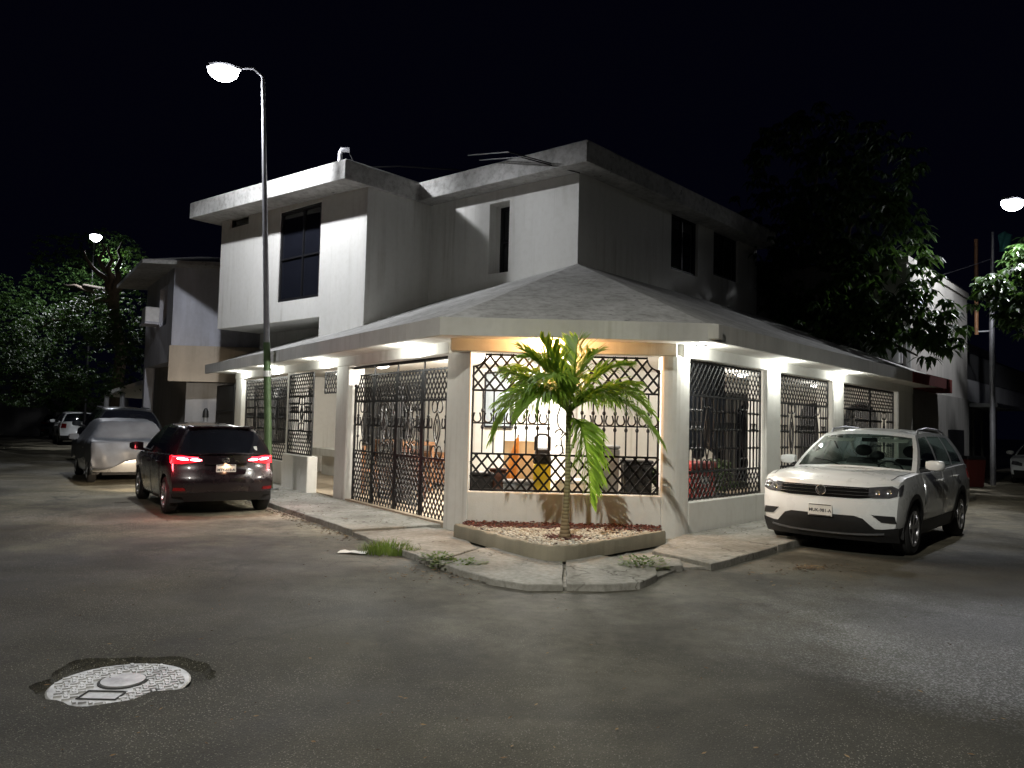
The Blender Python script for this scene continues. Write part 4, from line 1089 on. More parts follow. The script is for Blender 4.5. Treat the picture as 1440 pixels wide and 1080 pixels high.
# ---- the white SUV at the right-hand kerb
RF, LF, RRr = gp(1287, 782), gp(1098, 757), gp(1345, 756)
hd = -(hdir(1690, 619) * .6 + (RRr - RF).normalized() * .4); hd.z = 0; hd.normalize()
sd = V((-hd.y, hd.x, 0))                                    # car's left
fax = (RF + LF) / 2                                         # outer tyre edges of the front axle
if True:
    mid = fax - hd * SUV['xf']
    suv = Car('parked_suv', 'white SUV parked nose-on beside the right fence, black grille with round emblem', 'SUV', mid, math.atan2(hd.y, hd.x), SUV,
              dict(paint=MT['p_white'], glass=MT['tint'], glass2=MT['tint']))
    interior(suv, .12)
    c = suv
    c.part(patch([(-.66, .775), (-.6, .895), (.6, .895), (.66, .775), (.45, .752), (-.45, .752)], c.front, off=.008), 'grille', 'gap')
    g_ = bpy.data.objects['grille']
    sl = MB()
    for z, w in ((.878, .585), (.835, .62), (.792, .64)):
        sl.tube([c.front(lerp(-w, w, k / 16), z, .015) for k in range(17)], .0042, 5)
    sl.build('chrome_bar', MT['chrome'], g_, smooth=60)
    for s in (1, -1):
        pol = [(.56, .79), (.6, .765), (.78, .772), (.862, .80), (.872, .89), (.8, .925), (.56, .898)]
        p2 = [(c.Lh - .015, .80), (c.Lh - .015, .893), (c.Lh - .2, .935), (c.Lh - .34, .945), (c.Lh - .26, .88), (c.Lh - .12, .815)]
        m = patch(pol if s > 0 else mir(pol), c.front, off=.012)
        q = patch(p2, c.side(s), off=.010); m.add(q.v, q.f)
        h = c.part(m, 'headlight', 'clearlens')
        for (y, z, r) in ((.655, .838, .036), (.775, .852, .036)):
            p = c.front(s * y, z, .018); MB().lathe([(r, 0), (r * .95, .01), (r * .6, .002), (0, .0)], 14, tuple(p), axis='x').build('reflector', MT['chrome'], h, smooth=40)
        fog = [(.6, .552), (.84, .545), (.86, .455), (.7, .465)]
        c.part(patch(fog if s > 0 else mir(fog), c.front, off=.007), 'fog_lamp_pocket', 'plastic')
        c.part(patch([(y * s, z) for y, z in ([(.6, .2), (.865, .2), (.872, .40), (.7, .372), (.58, .375)] if s > 0 else [(.6, .2), (.865, .2), (.872, .40), (.7, .372), (.58, .375)][::-1])], c.front, off=.008), 'lower_bumper', 'plastic')
    c.part(patch([(-.6, .205), (-.63, .37), (-.5, .50), (-.4, .53), (.4, .53), (.5, .50), (.63, .37), (.6, .205)], c.front, off=.008), 'air_intake', 'plastic')
    MT['greytrim'] = simple('grey_bumper_trim', (.07, .072, .075), .45)
    c.part(MB().tube([c.front(lerp(-.72, .72, k / 16), .285 + .03 * abs(k / 8 - 1) ** 3, .012) for k in range(17)], .016, 5), 'skid_strip', 'greytrim')
    # round emblem: ring with a V over a W
    ep = c.front(0, .835, .03); em = MB()
    def ec_(y, z): return ep + V((.006, y, z))
    em.tube([ec_(.062 * cos(2 * PI * k / 28), .062 * sin(2 * PI * k / 28)) for k in range(29)], .007, 6)
    for pts in (((-.024, .052), (0, .004), (.024, .052)), ((-.055, .022), (-.026, -.05), (0, -.004), (.026, -.05), (.055, .022))):
        em.tube([ec_(y, z) for y, z in pts], .006, 5)
    e_ = c.part(em, 'emblem', 'chrome'); MB().lathe([(.06, -.02), (.06, .002), (0, .002)], 20, tuple(ep), axis='x').build('emblem_disc', MT['plastic'], e_)
    c.plate('f', .575, 'MUK-981-A')
    MB().obox(c.front(0, .505, .02), V((.01, 0, 0)), V((0, .17, 0)), V((0, 0, .012))).build('plate_holder', MT['plastic'], c.root)
    for s in (1, -1):
        z = lambda x: pw(SUV['roof'], x); pts = [(.1, -.01), (.02, .05), (-.5, .065), (-1.2, .06), (-1.6, .04), (-1.68, -.01)]
        c.part(MB().tube([V((x, s * (lerp(.60, .635, (x + 1.78) / 2.06) - .02), z(x) + dz)) for x, dz in pts], .017, 6), 'roof_rail', 'lampmetal' if s > 0 else 'lampmetal')
        p = c.side(s)
        c.part(patch([(-2.26, .86), (-2.26, 1.02), (-1.95, 1.05), (-1.98, .9)], c.side(s), off=.01), 'tail_light', 'redlens')
    for s in (1, -1):
        hl_ = MB(); q_ = []
        for k in range(15):
            x = lerp(.98, 2.12, k / 14); zt_, zs_ = c.ztop(x), c.zs(x); w_ = c.Wx(x) * c.sec(zs_)
            q_.append(c.deform(x, s * w_ * lerp(.93, .88, k / 14), zs_ + (zt_ - zs_) * (1 - lerp(.93, .88, k / 14) ** 5) + .0005))
        hl_.tube(q_, .0045, 4); c.part(hl_, 'shut_line', 'plastic')
    wl = MB()
    for y in (-.05, .55): wl.tube([c.front(0, 1, 0) * 0 + V((1.2 - .12 * (1 if y > 0 else .2), y, 1.1)), V((1.02, y - .3, 1.18)), V((.98, y - .5, 1.2))], .008, 4)
    c.part(wl, 'wiper', 'plastic')
    c.part(MB().box(.30, .32, -.5, -.46, 1.47, 1.53), 'windscreen_sticker', 'plate_w')

# ---- the dark hatchback with its brake lights on
rl, rr = gp(226, 722), gp(372, 716)
hx = (hdir(-23, 577)); hs = V((hx.y, -hx.x, 0)); 
rax = (rl + rr) / 2 + V((.02, 0, 0)); mid = rax - hx * HATCH['xr']
yaw = math.atan2(hx.y, hx.x)
hb = Car('hatchback', 'dark plum hatchback stopped in the left street with its red tail lights on', 'hatchback', mid, yaw, HATCH, dict(paint=MT['p_plum'], glass=MT['glass'], handle=MT['p_plum']))
def hatch_rear(c, lit=True, lamp='tail_dim', plate='MTY-518-A'):
    Lh = c.Lh
    for s in (1, -1):
        pol = [(.36, .868), (.36, .90), (.5, .935), (.66, .965), (.79, .955), (.8, .83), (.66, .82), (.5, .842)]
        m = patch(pol if s > 0 else mir(pol), c.rear, off=.012)
        q = patch([(-Lh + .012, .835), (-Lh + .26, .90), (-Lh + .34, .95), (-Lh + .2, .965), (-Lh + .012, .955)], c.side(s), off=.012); m.add(q.v, q.f)
        t = c.part(m, 'tail_light', lamp)
        if lit:
            k = MB()
            for (a, b) in (((.37, .884), (.53, .893)), ((.56, .892), (.72, .912))): k.tube([c.rear(s * lerp(a[0], b[0], i / 5), lerp(a[1], b[1], i / 5), .018) for i in range(6)], [.004, .012, .016, .016, .013, .006], 6)
            k.build('led_strip', MT['tail_core'], t, smooth=60)
            k = MB(); k.tube([c.rear(s * lerp(.42, .78, i / 6), lerp(.925, .94, i / 6), .017) for i in range(7)], .007, 5)
            k.build('light_guide', MT['tail_on'], t, smooth=60)
        fg = [(.6, .40), (.78, .40), (.77, .45), (.62, .445)]
        c.part(patch(fg if s > 0 else mir(fg), c.rear, off=.012), 'rear_reflector', 'redlens')
        vt = [(-.0, 0)]
    c.part(patch([(-.3, .66), (-.34, .73), (-.28, .815), (.28, .815), (.34, .73), (.3, .66)], c.rear, off=.004, th=.01), 'plate_recess', c.m['paint'])
    c.part(MB().tube([c.rear(lerp(-.33, .33, k / 8), .825, .022) for k in range(9)], .02, 6), 'tailgate_handle', c.m['paint'])
    c.part(patch([(-.6, .23), (-.66, .34), (-.56, .37), (.56, .37), (.66, .34), (.6, .23)], c.rear, off=.014), 'rear_diffuser', 'plastic')
    ep = c.rear(0, .885, .02)
    em = MB(); 
    for ry, rz, dz in ((.055, .038, 0), (.022, .036, 0), (.042, .016, .014)):
        em.tube([ep + V((-.004, ry * cos(2 * PI * k / 24), dz + rz * sin(2 * PI * k / 24))) for k in range(25)], .0045, 5)
    c.part(em, 'emblem', 'chrome')
    if plate: c.plate('r', .735, plate)
    r = c.S; zr_ = pw(r['roof'], r['xrt']); 
    sp = MB().hexa([(r['xrt'] - .16, -.5, zr_ + .015), (r['xrt'] + .12, -.53, zr_ + .03), (r['xrt'] + .12, .53, zr_ + .03), (r['xrt'] - .16, .5, zr_ + .015), (r['xrt'] - .19, -.48, zr_ + .05), (r['xrt'] + .1, -.5, zr_ + .065), (r['xrt'] + .1, .5, zr_ + .065), (r['xrt'] - .19, .48, zr_ + .05)])
    c.part(sp, 'spoiler', c.m['paint'], bevel=.015)
    c.part(MB().tube([V((r['xrt'] + .25, 0, 1.47)), V((r['xrt'] + .17, 0, 1.60))], [.009, .004], 6), 'aerial', 'plastic')
hatch_rear(hb)
c = hb
c.part(MB().obox(V((-1.80, -.43, 1.075)), V((.004, 0, .012)), V((0, .085, 0)), V((.012, 0, .022))), 'window_sticker', 'plate_w')
pl_ = c.rear(0, .815, .05)
o = lamp_at('plate_bulb', 'SPOT', pl_ + V((-.03, 0, .0)), 1.5, (1, .55, .3), spot_size=rad(150), shadow_soft_size=.03); o.parent = c.root; o.rotation_euler = (0, rad(-28), 0)
for s in (1, -1):
    o = lamp_at('tail_bulb', 'POINT', c.rear(s * .74, .9, .10) + V((0, s * .22, 0)), 12.0 if s > 0 else 4.0, (1, .10, .12), shadow_soft_size=.05); o.parent = c.root
    hl = [(.42, .60), (.45, .68), (.6, .74), (.78, .76), (.8, .68), (.62, .60)]
    h = c.part(patch(hl if s > 0 else mir(hl), c.front, off=.012), 'headlight', 'headlamp_on')
    p = c.front(s * .62, .67, .06)
    o = lamp_at('headlight_beam', 'SPOT', p, 260, (1, .80, .58), spot_size=rad(70), spot_blend=.6, shadow_soft_size=.06); o.parent = c.root; o.rotation_euler = (rad(-90), 0, rad(-90)) 
    o.rotation_euler = V((1, 0, -.12)).to_track_quat('-Z', 'Y').to_euler()

# ---- cars further up the left street
def sedan_rear(c, plate=None, lamp='redlens'):
    for s in (1, -1):
        pol = [(.5, .72), (.5, .86), (.78, .87), (.8, .74)]
        c.part(patch(pol if s > 0 else mir(pol), c.rear, off=.012), 'tail_light', lamp)
    if plate: c.plate('r', .78, plate)
def suv_rear(c, plate=None, lamp='redlens'):
    for s in (1, -1):
        pol = [(.62, .84), (.6, 1.05), (.8, 1.06), (.84, .84)]
        m = patch(pol if s > 0 else mir(pol), c.rear, off=.012)
        q = patch([(-c.Lh + .012, .86), (-c.Lh + .012, 1.06), (-c.Lh + .22, 1.06), (-c.Lh + .2, .9)], c.side(s), off=.012); m.add(q.v, q.f)
        c.part(m, 'tail_light', lamp)
    c.plate('r', .74, plate or 'YWR-204-B') if plate else c.part(MB().obox(c.rear(0, .74, .03), V((.006, 0, 0)), V((0, .155, 0)), V((0, 0, .075))), 'number_plate', 'plate_w')
rowdir = hx
cover_near = gp(150, 680)
silver_mid = V((-8.6, 17.6, 0)) + hx * 2.1
sv = Car('sedan', 'silver car half hidden under a grey cover, lit by the hatchback headlights', 'car', silver_mid, yaw, SEDAN, dict(paint=MT['p_silver'], glass=MT['glass']))
sedan_rear(sv)
c = sv; c.part(MB().obox(c.rear(0.1, .62, .03), V((.006, 0, 0)), V((0, .155, 0)), V((0, 0, .075))), 'number_plate', 'plate_w')
dk = Car('dark_suv', 'dark grey SUV with roof rails parked beyond the covered car', 'SUV', V((-11.0, 22.3, 0)) + hx * 2.4, yaw, dict(SUV, L=4.75, W=1.9), dict(paint=MT['p_grey'], glass=MT['glass']))
suv_rear(dk); dk.root.scale = (1.03, 1.04, 1.09)
for s in (1, -1): dk.part(MB().tube([V((x, s * .6, pw(SUV['roof'], x) + dz)) for x, dz in ((.1, -.01), (.0, .06), (-1.5, .05), (-1.62, -.01))], .017, 6), 'roof_rail', 'lampmetal')
GRP = 'cars parked up the left street'
wh = Car('white_suv', 'white SUV seen from behind with a red tail light, parked up the left street', 'SUV', V((-21.1, 37.8, 0)) + hx * 2.2, yaw, SUV, dict(paint=MT['p_white'], glass=MT['glass']), GRP)
suv_rear(wh)
b1 = Car('black_hatchback', 'black hatchback parked just ahead of the white SUV up the left street', 'hatchback', V((-25.2, 44.1, 0)) + hx * 2, yaw, HATCH, dict(paint=MT['p_black'], glass=MT['glass']), GRP)
hatch_rear(b1, False, 'redlens', None)
def again(o, loc, label):
    k = copy_tree(o); k.location = loc; k['label'] = label; return k
again(b1.root, V((-29.4, 49.8, 0)) + hx * 2, 'second black hatchback along the dark row up the left street')
k = again(dk.root, V((-37.2, 61.0, 0)) + hx * 2, 'dark SUV at the far end of the dark row up the left street'); k['group'] = GRP
k = again(wh.root, V((-33.0, 55.0, 0)) + hx * 2, 'white SUV glimpsed between the dark cars up the left street')
k2 = again(sv.root, V((-45.5, 65.0, 0)), 'pale car with red tail light crossing at the far left edge'); k2['group'] = GRP; k2.rotation_euler.z = yaw + .9
# white pickup-like car at the far right, nose towards us
wc = R(20.6, 1.5); wc.z = 0
wr_ = Car('white_car', 'small white car parked at the far right edge, facing the junction', 'car', wc + DR * 2.0, math.atan2(-DR.y, -DR.x), dict(HATCH, W=1.75), dict(paint=MT['p_white'], glass=MT['glass'], clad=MT['plastic']), None)
c = wr_
for s in (1, -1):
    pol = [(.46, .60), (.46, .70), (.62, .75), (.78, .76), (.8, .64)]
    c.part(patch(pol if s > 0 else mir(pol), c.front, off=.012), 'headlight', 'clearlens')
c.part(patch([(-.4, .60), (-.4, .68), (.4, .68), (.4, .60)], c.front, off=.01), 'grille', 'plastic')
c.part(patch([(-.7, .22), (-.72, .46), (.72, .46), (.7, .22)], c.front, off=.01), 'air_intake', 'plastic')

# ---- grey cover thrown over the silver car
MT['tarp'] = simple('grey_car_cover', (.095, .10, .112), .5, .0, .2, 4, .5, 14)
def car_top(S, x, y):
    hwx = S['W'] / 2
    xb, xt, x1, x2 = S['xrb'] - .22, S['xrt'] - .14, S['xwt'] + .14, S['xc'] + .24
    if xb < x < x2:
        zb = pw(S['top'], x); t = 1
        if x < xt: t = clamp((x - xb) / (xt - xb))
        if x > x1: t = clamp((x2 - x) / (x2 - x1))
        w = lerp(hwx, .62, t); z = lerp(zb, pw(S['roof'], clamp(x, S['xrt'], S['xwt'])) + .045 * (1 - (y / hwx) ** 2) + .02, t)
        if abs(y) > w * .95:
            z = lerp(z, zb, clamp((abs(y) - w * .95) / (hwx - w * .95 + .001)))
        return z
    return pw(S['top'], x)
tc = MB(); nx, ny = 46, 44; rt = random.Random(5); grid = []
from mathutils import noise as mn
nd_ = 10
for i in range(-nd_, nx + 1):
    row = []
    x = lerp(-2.06, 1.5, max(0, i) / nx)
    for j in range(ny + 1):
        a = lerp(-1.72, 1.72, j / ny); hw = .875
        hem = .52 + .16 * mn.noise(V((x * 1.1, 3.3 if a > 0 else 9.1, 0))) 
        if abs(a) <= hw: y, z = a, car_top(SEDAN, x, a) + .03
        else:
            y = math.copysign(hw + .03, a); z = car_top(SEDAN, x, hw) + .02 - (abs(a) - hw); z = max(z, hem)
        fold = mn.noise(V((x * 2.1 + y, y * 1.6 - z * 1.4, 1.7))) * .035 + mn.noise(V((x * 6, (y + z) * 2.5, 5))) * .016
        # the rear corner is bunched in heavy folds, leaving the bumper bare
        bk = sstep(-1.3, -2.1, x)
        z2 = z + abs(fold) + bk * (-.10 * 1 + .05 * math.sin(9 * y + 4 * x)) + .0
        row.append(V((x + bk * (-.10) + .08 * bk * math.sin(5 * y + 1), y + (fold if abs(a) > hw else 0) * 1.5 * math.copysign(1, a), max(z2, car_top(SEDAN, x, clamp(a, -.85, .85)) + .012) if abs(a) <= hw else z2)))
    if i < 0:            # the end hanging down over the tail, lower on the street side
        q = -i / nd_; r0 = row; row = []
        for j, p in enumerate(r0):
            a = lerp(-1.72, 1.72, j / ny); hemz = lerp(.74, .40, sstep(-.5, .5, a)) + .04 * math.sin(7 * a)
            tz = min(p.z, lerp(p.z, hemz, q)); out = .16 * math.sin(min(1, q * 1.6) * PI / 2) * (1 - .25 * (abs(p.y) / .9) ** 2)
            row.append(V((p.x - out - .035 * math.sin(11 * a + 3 * q) * q - .03 * mn.noise(V((a * 4, q * 2, 8))), p.y * (1 - .05 * q), tz)))
    grid.append(row)
flat = [p for r in grid for p in r]; m1 = ny + 1
fs = [(i * m1 + j, (i + 1) * m1 + j, (i + 1) * m1 + j + 1, i * m1 + j + 1) for i in range(nx + nd_) for j in range(ny)]
n = len(flat)
low = [p - V((0, 0, .012)) for p in flat]
MB().add(flat, fs)
tm = MB(); tm.add(flat, fs)
tmo = tm.build('car_cover', MT['tarp'], None, smooth=80)
sm = tmo.modifiers.new('s', 'SOLIDIFY'); sm.thickness = .008
tmo.location = silver_mid; tmo.rotation_euler = (0, 0, yaw)
tag(tmo, 'rumpled grey car cover draped over the silver car', 'car cover')
# ------------------------------------------------------------------ planter and palm
from mathutils import noise as mnoise
zt = .235
opx = [(637.6, 736.6), (685, 749), (715, 757), (738, 762.3), (757, 766), (775, 767.9), (793, 768), (812, 766.3), (835, 763), (870, 757.3), (937, 747)]
outer = [gp(x, y, zt) for x, y in opx]
for p in outer: p.z = 0
cpl = (P3 + P4) / 2 + CN * .3
def inset(path, d):
    r = []
    for i, p in enumerate(path):
        t = (path[min(i + 1, len(path) - 1)] - path[max(i - 1, 0)]).normalized(); n = V((-t.y, t.x, 0))
        if n.dot(cpl - p) < 0: n = -n
        r.append(p + n * d)
    return r
inn = inset(outer, .1)
kb = MB(); rk = random.Random(2)
prof = lambda o, i: [V((o.x, o.y, .06)), V((o.x, o.y, zt - .02)), o.lerp(i, .15) + V((0, 0, zt)), o.lerp(i, .85) + V((0, 0, zt)), V((i.x, i.y, zt - .02)), V((i.x, i.y, .06))]
def dense(path, k=5):
    r = []
    for a, b in zip(path, path[1:]): r += [a.lerp(b, q / k) for q in range(k)]
    return r + [path[-1]]
od, id_ = dense(outer), dense(inn)
jit = [V((rk.uniform(-.008, .008), rk.uniform(-.008, .008), 0)) for _ in od]
kb.loft([[p + (j if 0 < q < 4 else j * .5) + V((0, 0, rk.uniform(-.006, .006) if 1 < q < 4 else 0)) for q, p in enumerate(prof(o, i))] for o, i, j in zip(od, id_, jit)])
pl_root = empty('planter', (outer[5].x, outer[5].y, 0)); tag(pl_root, 'triangular concrete planter bed with a rounded front against the chamfered wall', 'planter')
kb.build('kerb', MT['stone_kerb'], pl_root, world=True, smooth=50)
MT['soil'] = simple('dark_soil', (.06, .045, .035), .95, 0, .4, 12, .8, 40, world=True)
bedp = id_ + [P4 + CN * .004, P3 + CN * .004]
MB().prism(bedp, .07, .2).build('soil', MT['soil'], pl_root, world=True)
def inside(p, poly):
    r = False; n = len(poly)
    for i in range(n):
        a, b = poly[i], poly[(i + 1) % n]
        if (a.y > p.y) != (b.y > p.y) and p.x < (b.x - a.x) * (p.y - a.y) / (b.y - a.y) + a.x: r = not r
    return r
TB = gp(794, 757, .2)                                       # foot of the palm
def stone_mat(name, c0, c1, c2):
    m, nt, b = newmat(name); co = coords(nt)
    vo = nd(nt, 'ShaderNodeTexVoronoi', Scale=22.0); nt.links.new(co, vo.inputs['Vector'])
    nt.links.new(ramp(nt, vo.outputs['Color'], [(.2, c0), (.5, c1), (.85, c2)]), b.inputs['Base Color']); b.inputs['Roughness'].default_value = .8; return m
MT['pebble'] = stone_mat('white_pebble', (.4, .34, .26), (.62, .58, .5), (.74, .72, .66)); MT['mulch'] = stone_mat('red_brown_chip', (.05, .012, .01), (.11, .025, .018), (.16, .05, .03))
def chips(n, cond, size, mat, name, label, parent, flat=.7, seed=1):
    rn = random.Random(seed); mb = MB(); k = 0
    lo = V((min(p.x for p in bedp), min(p.y for p in bedp), 0)); hi = V((max(p.x for p in bedp), max(p.y for p in bedp), 0))
    while k < n:
        p = V((rn.uniform(lo.x, hi.x), rn.uniform(lo.y, hi.y), 0))
        if not inside(p, bedp) or not cond(p, rn): k += .03; continue
        k += 1; s = size * rn.uniform(.6, 1.25); a = rn.uniform(0, 6.3); z = .2 + rn.uniform(0, .025)
        vs = []
        for dz, q in ((-.5, .7), (.1, 1.0), (.55, .55)):
            for j in range(5): aa = a + j * 2 * PI / 5 + dz; vs.append((p.x + s * q * cos(aa) * rn.uniform(.8, 1.2), p.y + s * q * sin(aa) * .75 * rn.uniform(.8, 1.2), z + s * flat * dz))
        mb.loft([vs[0:5], vs[5:10], vs[10:15]])
    o = mb.build(name, mat, parent, world=True); tag(o, None, None, None, 'stuff'); return o
def dwall(p): return (p - P3).dot(CN)
chips(1700, lambda p, r: dwall(p) > .68 + r.gauss(0, .06) and (p - TB).length > .28 + abs(r.gauss(0, .05)) and min((p - q).length for q in id_) > .06, .022, MT['pebble'], 'white_pebbles', None, pl_root, seed=4)
chips(1500, lambda p, r: dwall(p) < .7 + r.gauss(0, .07) or (p - TB).length < .32 + abs(r.gauss(0, .05)) or r.random() < .04, .02, MT['mulch'], 'red_chips', None, pl_root, .5, seed=9)

def leafmat(name, c0, c1, trans=.25, rough=.45):
    m, nt, b = newmat(name); co = coords(nt)
    nt.links.new(ramp(nt, noise(nt, co, 3.5, 4, .6), [(.3, c0), (.7, c1)]), b.inputs['Base Color'])
    b.inputs['Roughness'].default_value = rough
    t = nd(nt, 'ShaderNodeBsdfTranslucent'); t.inputs[0].default_value = (c1[0] * 1.3, c1[1] * 1.4, c1[2], 1)
    mx = nd(nt, 'ShaderNodeMixShader'); mx.inputs[0].default_value = trans
    nt.links.new(b.outputs[0], mx.inputs[1]); nt.links.new(t.outputs[0], mx.inputs[2]); nt.links.new(mx.outputs[0], nt.nodes['Material Output'].inputs[0]); return m
MT['palmleaf'] = leafmat('palm_leaf', (.12, .22, .028), (.25, .38, .06), .42)
MT['leaf'] = leafmat('dark_tree_leaf', (.016, .04, .01), (.045, .085, .02), .25, .4)
MT['leaf2'] = leafmat('mid_tree_leaf', (.035, .085, .02), (.09, .16, .035), .3, .5)
MT['leaf3'] = leafmat('deep_green_leaf', (.012, .035, .008), (.045, .09, .02), .22, .5)
MT['grass'] = leafmat('weed_blade', (.06, .11, .02), (.16, .22, .05), .25, .6)
def palm_trunk_mat():
    m, nt, b = newmat('ringed_palm_trunk'); co = coords(nt)
    sx = nd(nt, 'ShaderNodeSeparateXYZ'); nt.links.new(co, sx.inputs[0])
    wv = nd(nt, 'ShaderNodeTexWave', Scale=7.0, Distortion=1.2, bands_direction='Z'); nt.links.new(co, wv.inputs['Vector'])
    hgt = ramp(nt, nd(nt, 'ShaderNodeMath', operation='MULTIPLY').outputs[0], [(0, (0, 0, 0)), (1, (1, 1, 1))])
    mul = [n for n in nt.nodes if n.bl_idname == 'ShaderNodeMath'][0]; nt.links.new(sx.outputs[2], mul.inputs[0]); mul.inputs[1].default_value = .6
    base = mixc(nt, hgt, (.27, .18, .11), (.22, .26, .11))
    nt.links.new(mixc(nt, 1, base, ramp(nt, wv.outputs['Fac'], [(.1, (.55, .5, .45)), (.4, (1, 1, 1))]), 'MULTIPLY'), b.inputs['Base Color'])
    b.inputs['Roughness'].default_value = .75; bumpn(nt, b, wv.outputs['Fac'], .5, .01); return m
MT['palmtrunk'] = palm_trunk_mat()
palm = empty('palm_tree', (TB.x, TB.y, .2)); tag(palm, 'young palm with arching green fronds growing in the corner planter', 'palm')
CT = dp(800, 592, TB.y)
def T_(dx, dz, dy=0.0): return V((CT.x + dx, CT.y + dy, CT.z + dz))
base = V((TB.x, TB.y, .18)); tp = T_(0, .05)
path = [base, base.lerp(tp, .06) + V((0, 0, .02)), base.lerp(tp, .2), base.lerp(tp, .5) + V((.012, 0, 0)), base.lerp(tp, .8), tp, T_(0, .28)]
MB().tube(path, [.085, .062, .043, .035, .032, .04, .028], 14).build('trunk', MT['palmtrunk'], palm, world=True, smooth=60)
rp_ = random.Random(12)
def frond(p0, p1, p2, ln=.36, n=44, hang=.5, seed=0):
    rn = random.Random(seed); mb = MB()
    def bz(t): return p0 * (1 - t) ** 2 + p1 * 2 * t * (1 - t) + p2 * t * t
    pts = [bz(k / 12) for k in range(13)]
    mb.tube(pts, [.017 - .0135 * k / 12 for k in range(13)], 5)
    for k in range(n):
        t = .16 + .84 * k / (n - 1); p = bz(t); tg = (bz(min(1, t + .01)) - bz(max(0, t - .01))).normalized()
        sd_ = tg.cross(V((0, 0, 1)))
        sd_ = sd_.normalized() if sd_.length > .05 else V((1, 0, 0)); upn = sd_.cross(tg).normalized()
        prof = (.45 + .55 * math.sin(PI * min(1, (t - .1) / .8 * .95 + .05))) * (1 if t < .93 else .75)
        for s in (-1, 1):
            l = ln * prof * rn.uniform(.8, 1.12); spread = rn.uniform(.95, 1.35) * (1 - .4 * t)
            d = (tg * (.62 + .45 * t) + sd_ * s * spread + upn * rn.uniform(-.1, .5)).normalized()
            q0 = p; q1 = p + d * l * .45 + V((0, 0, -.02 * hang)); d2 = (d + V((0, 0, -hang * rn.uniform(.5, 1.2)))).normalized(); q2 = q1 + d2 * l * .35; q3 = q2 + (d2 + V((0, 0, -hang * .8))).normalized() * l * .25
            w = rn.uniform(.012, .019)
            wv_ = d.cross(upn).normalized(); wv_ = (wv_ * .8 + upn * .5 * s).normalized() if wv_.length > .1 else sd_
            mb.add([q0 - wv_ * w * .4, q0 + wv_ * w * .4, q1 + wv_ * w, q1 - wv_ * w, q2 + wv_ * w * .75, q2 - wv_ * w * .75, q3], [(0, 1, 2, 3), (3, 2, 4, 5), (5, 4, 6)])
    return mb.build('frond', MT['palmleaf'], palm, world=True, recalc=False)
FR = [((-.25, .62, .3), (-.55, .5, .6), .4, .8), ((.28, .6, .35), (.62, .3, .65), .4, .9), ((-.2, .6, -.35), (-.62, .05, -.6), .4, .9), ((-.2, .8, 0), (-.6, .78, -.1), .38, .5), ((-.45, .5, .1), (-.82, .62, .1), .42, .7), ((.4, .5, .15), (.85, .5, .3), .42, .8), ((-.02, .5, 0), (-.62, .92, .15), .36, .25), ((-.15, .7, .1), (-.38, 1.0, -.1), .36, .2), ((.1, .7, -.1), (.34, .88, .1), .36, .3), ((.3, .7, 0), (.72, .72, -.15), .34, .5),
      ((-.3, .62, -.2), (-.9, .2, -.35), .36, .8), ((-.55, .75, .2), (-.95, -.22, .25), .38, .9), ((.55, .62, -.1), (1.1, -.2, -.2), .42, .9), ((.5, .72, .3), (1.08, .15, .4), .38, .8),
      ((.2, .12, -.2), (.26, -.95, -.25), .40, .5), ((-.1, .6, -.5), (-.35, .5, -.75), .32, .7), ((.12, .7, .5), (.2, .6, .75), .34, .6), ((-.4, .8, .35), (-.75, .6, .5), .34, .6), ((.05, .75, 0), (.1, 1.02, .05), .34, .15)]
for i, (a, b, ln, hg) in enumerate(FR):
    s0 = T_(rp_.uniform(-.02, .02), .1 if i != 14 else .02, rp_.uniform(-.02, .02))
    frond(s0, T_(a[0], a[1], a[2]), T_(b[0], b[1], b[2]), ln * 1.3, 48, hg, i)

# ------------------------------------------------------------------ trees
def crown_mesh(blobs, n, ln, wd, seed=1, whorl=7, droop=.6):
    rn = random.Random(seed); mb = MB(); tot = sum(b[1] ** 2 for b in blobs)
    for c, r in blobs:
        for _ in range(int(n * r * r / tot / whorl)):
            while True:
                v = V((rn.uniform(-1, 1), rn.uniform(-1, 1), rn.uniform(-1, 1)))
                if .15 < v.length < 1: break
            v = v.normalized() * (v.length ** .55); p = c + V((v.x * r, v.y * r, v.z * r * .85))
            if mnoise.noise(p * .9) < -.18: continue
            a0 = rn.uniform(0, 6.3)
            for k in range(whorl):
                a = a0 + k * 2.4; e = rn.uniform(-.5, .5)
                d = V((cos(a) * cos(e), sin(a) * cos(e), sin(e) - droop)).normalized()
                s = d.cross(V((rn.uniform(-.3, .3), rn.uniform(-.3, .3), 1))).normalized(); l = ln * rn.uniform(.45, 1.35); w = wd * rn.uniform(.8, 1.2)
                q = p + d * l * .12; m_ = p + d * l * .55 + V((0, 0, .0)); t_ = p + d * l + V((0, 0, -.12 * l))
                u = s.cross(d) * w * .3
                mb.add([q, m_ + s * w + u, t_, m_ - s * w + u, m_], [(0, 1, 4), (1, 2, 4), (0, 4, 3), (4, 2, 3)])
    return mb
def limb(mb, a, b, r0, r1, seed=0, bend=.12, n=6):
    rn = random.Random(seed); pts = []
    for k in range(n + 1):
        t = k / n; p = a.lerp(b, t); L_ = (b - a).length * bend * math.sin(PI * t)
        pts.append(p + V((rn.uniform(-1, 1), rn.uniform(-1, 1), rn.uniform(-.3, .5))) * L_ * .5)
    pts[0] = a; pts[-1] = b
    mb.tube(pts, [lerp(r0, r1, k / n) for k in range(n + 1)], 8); return pts
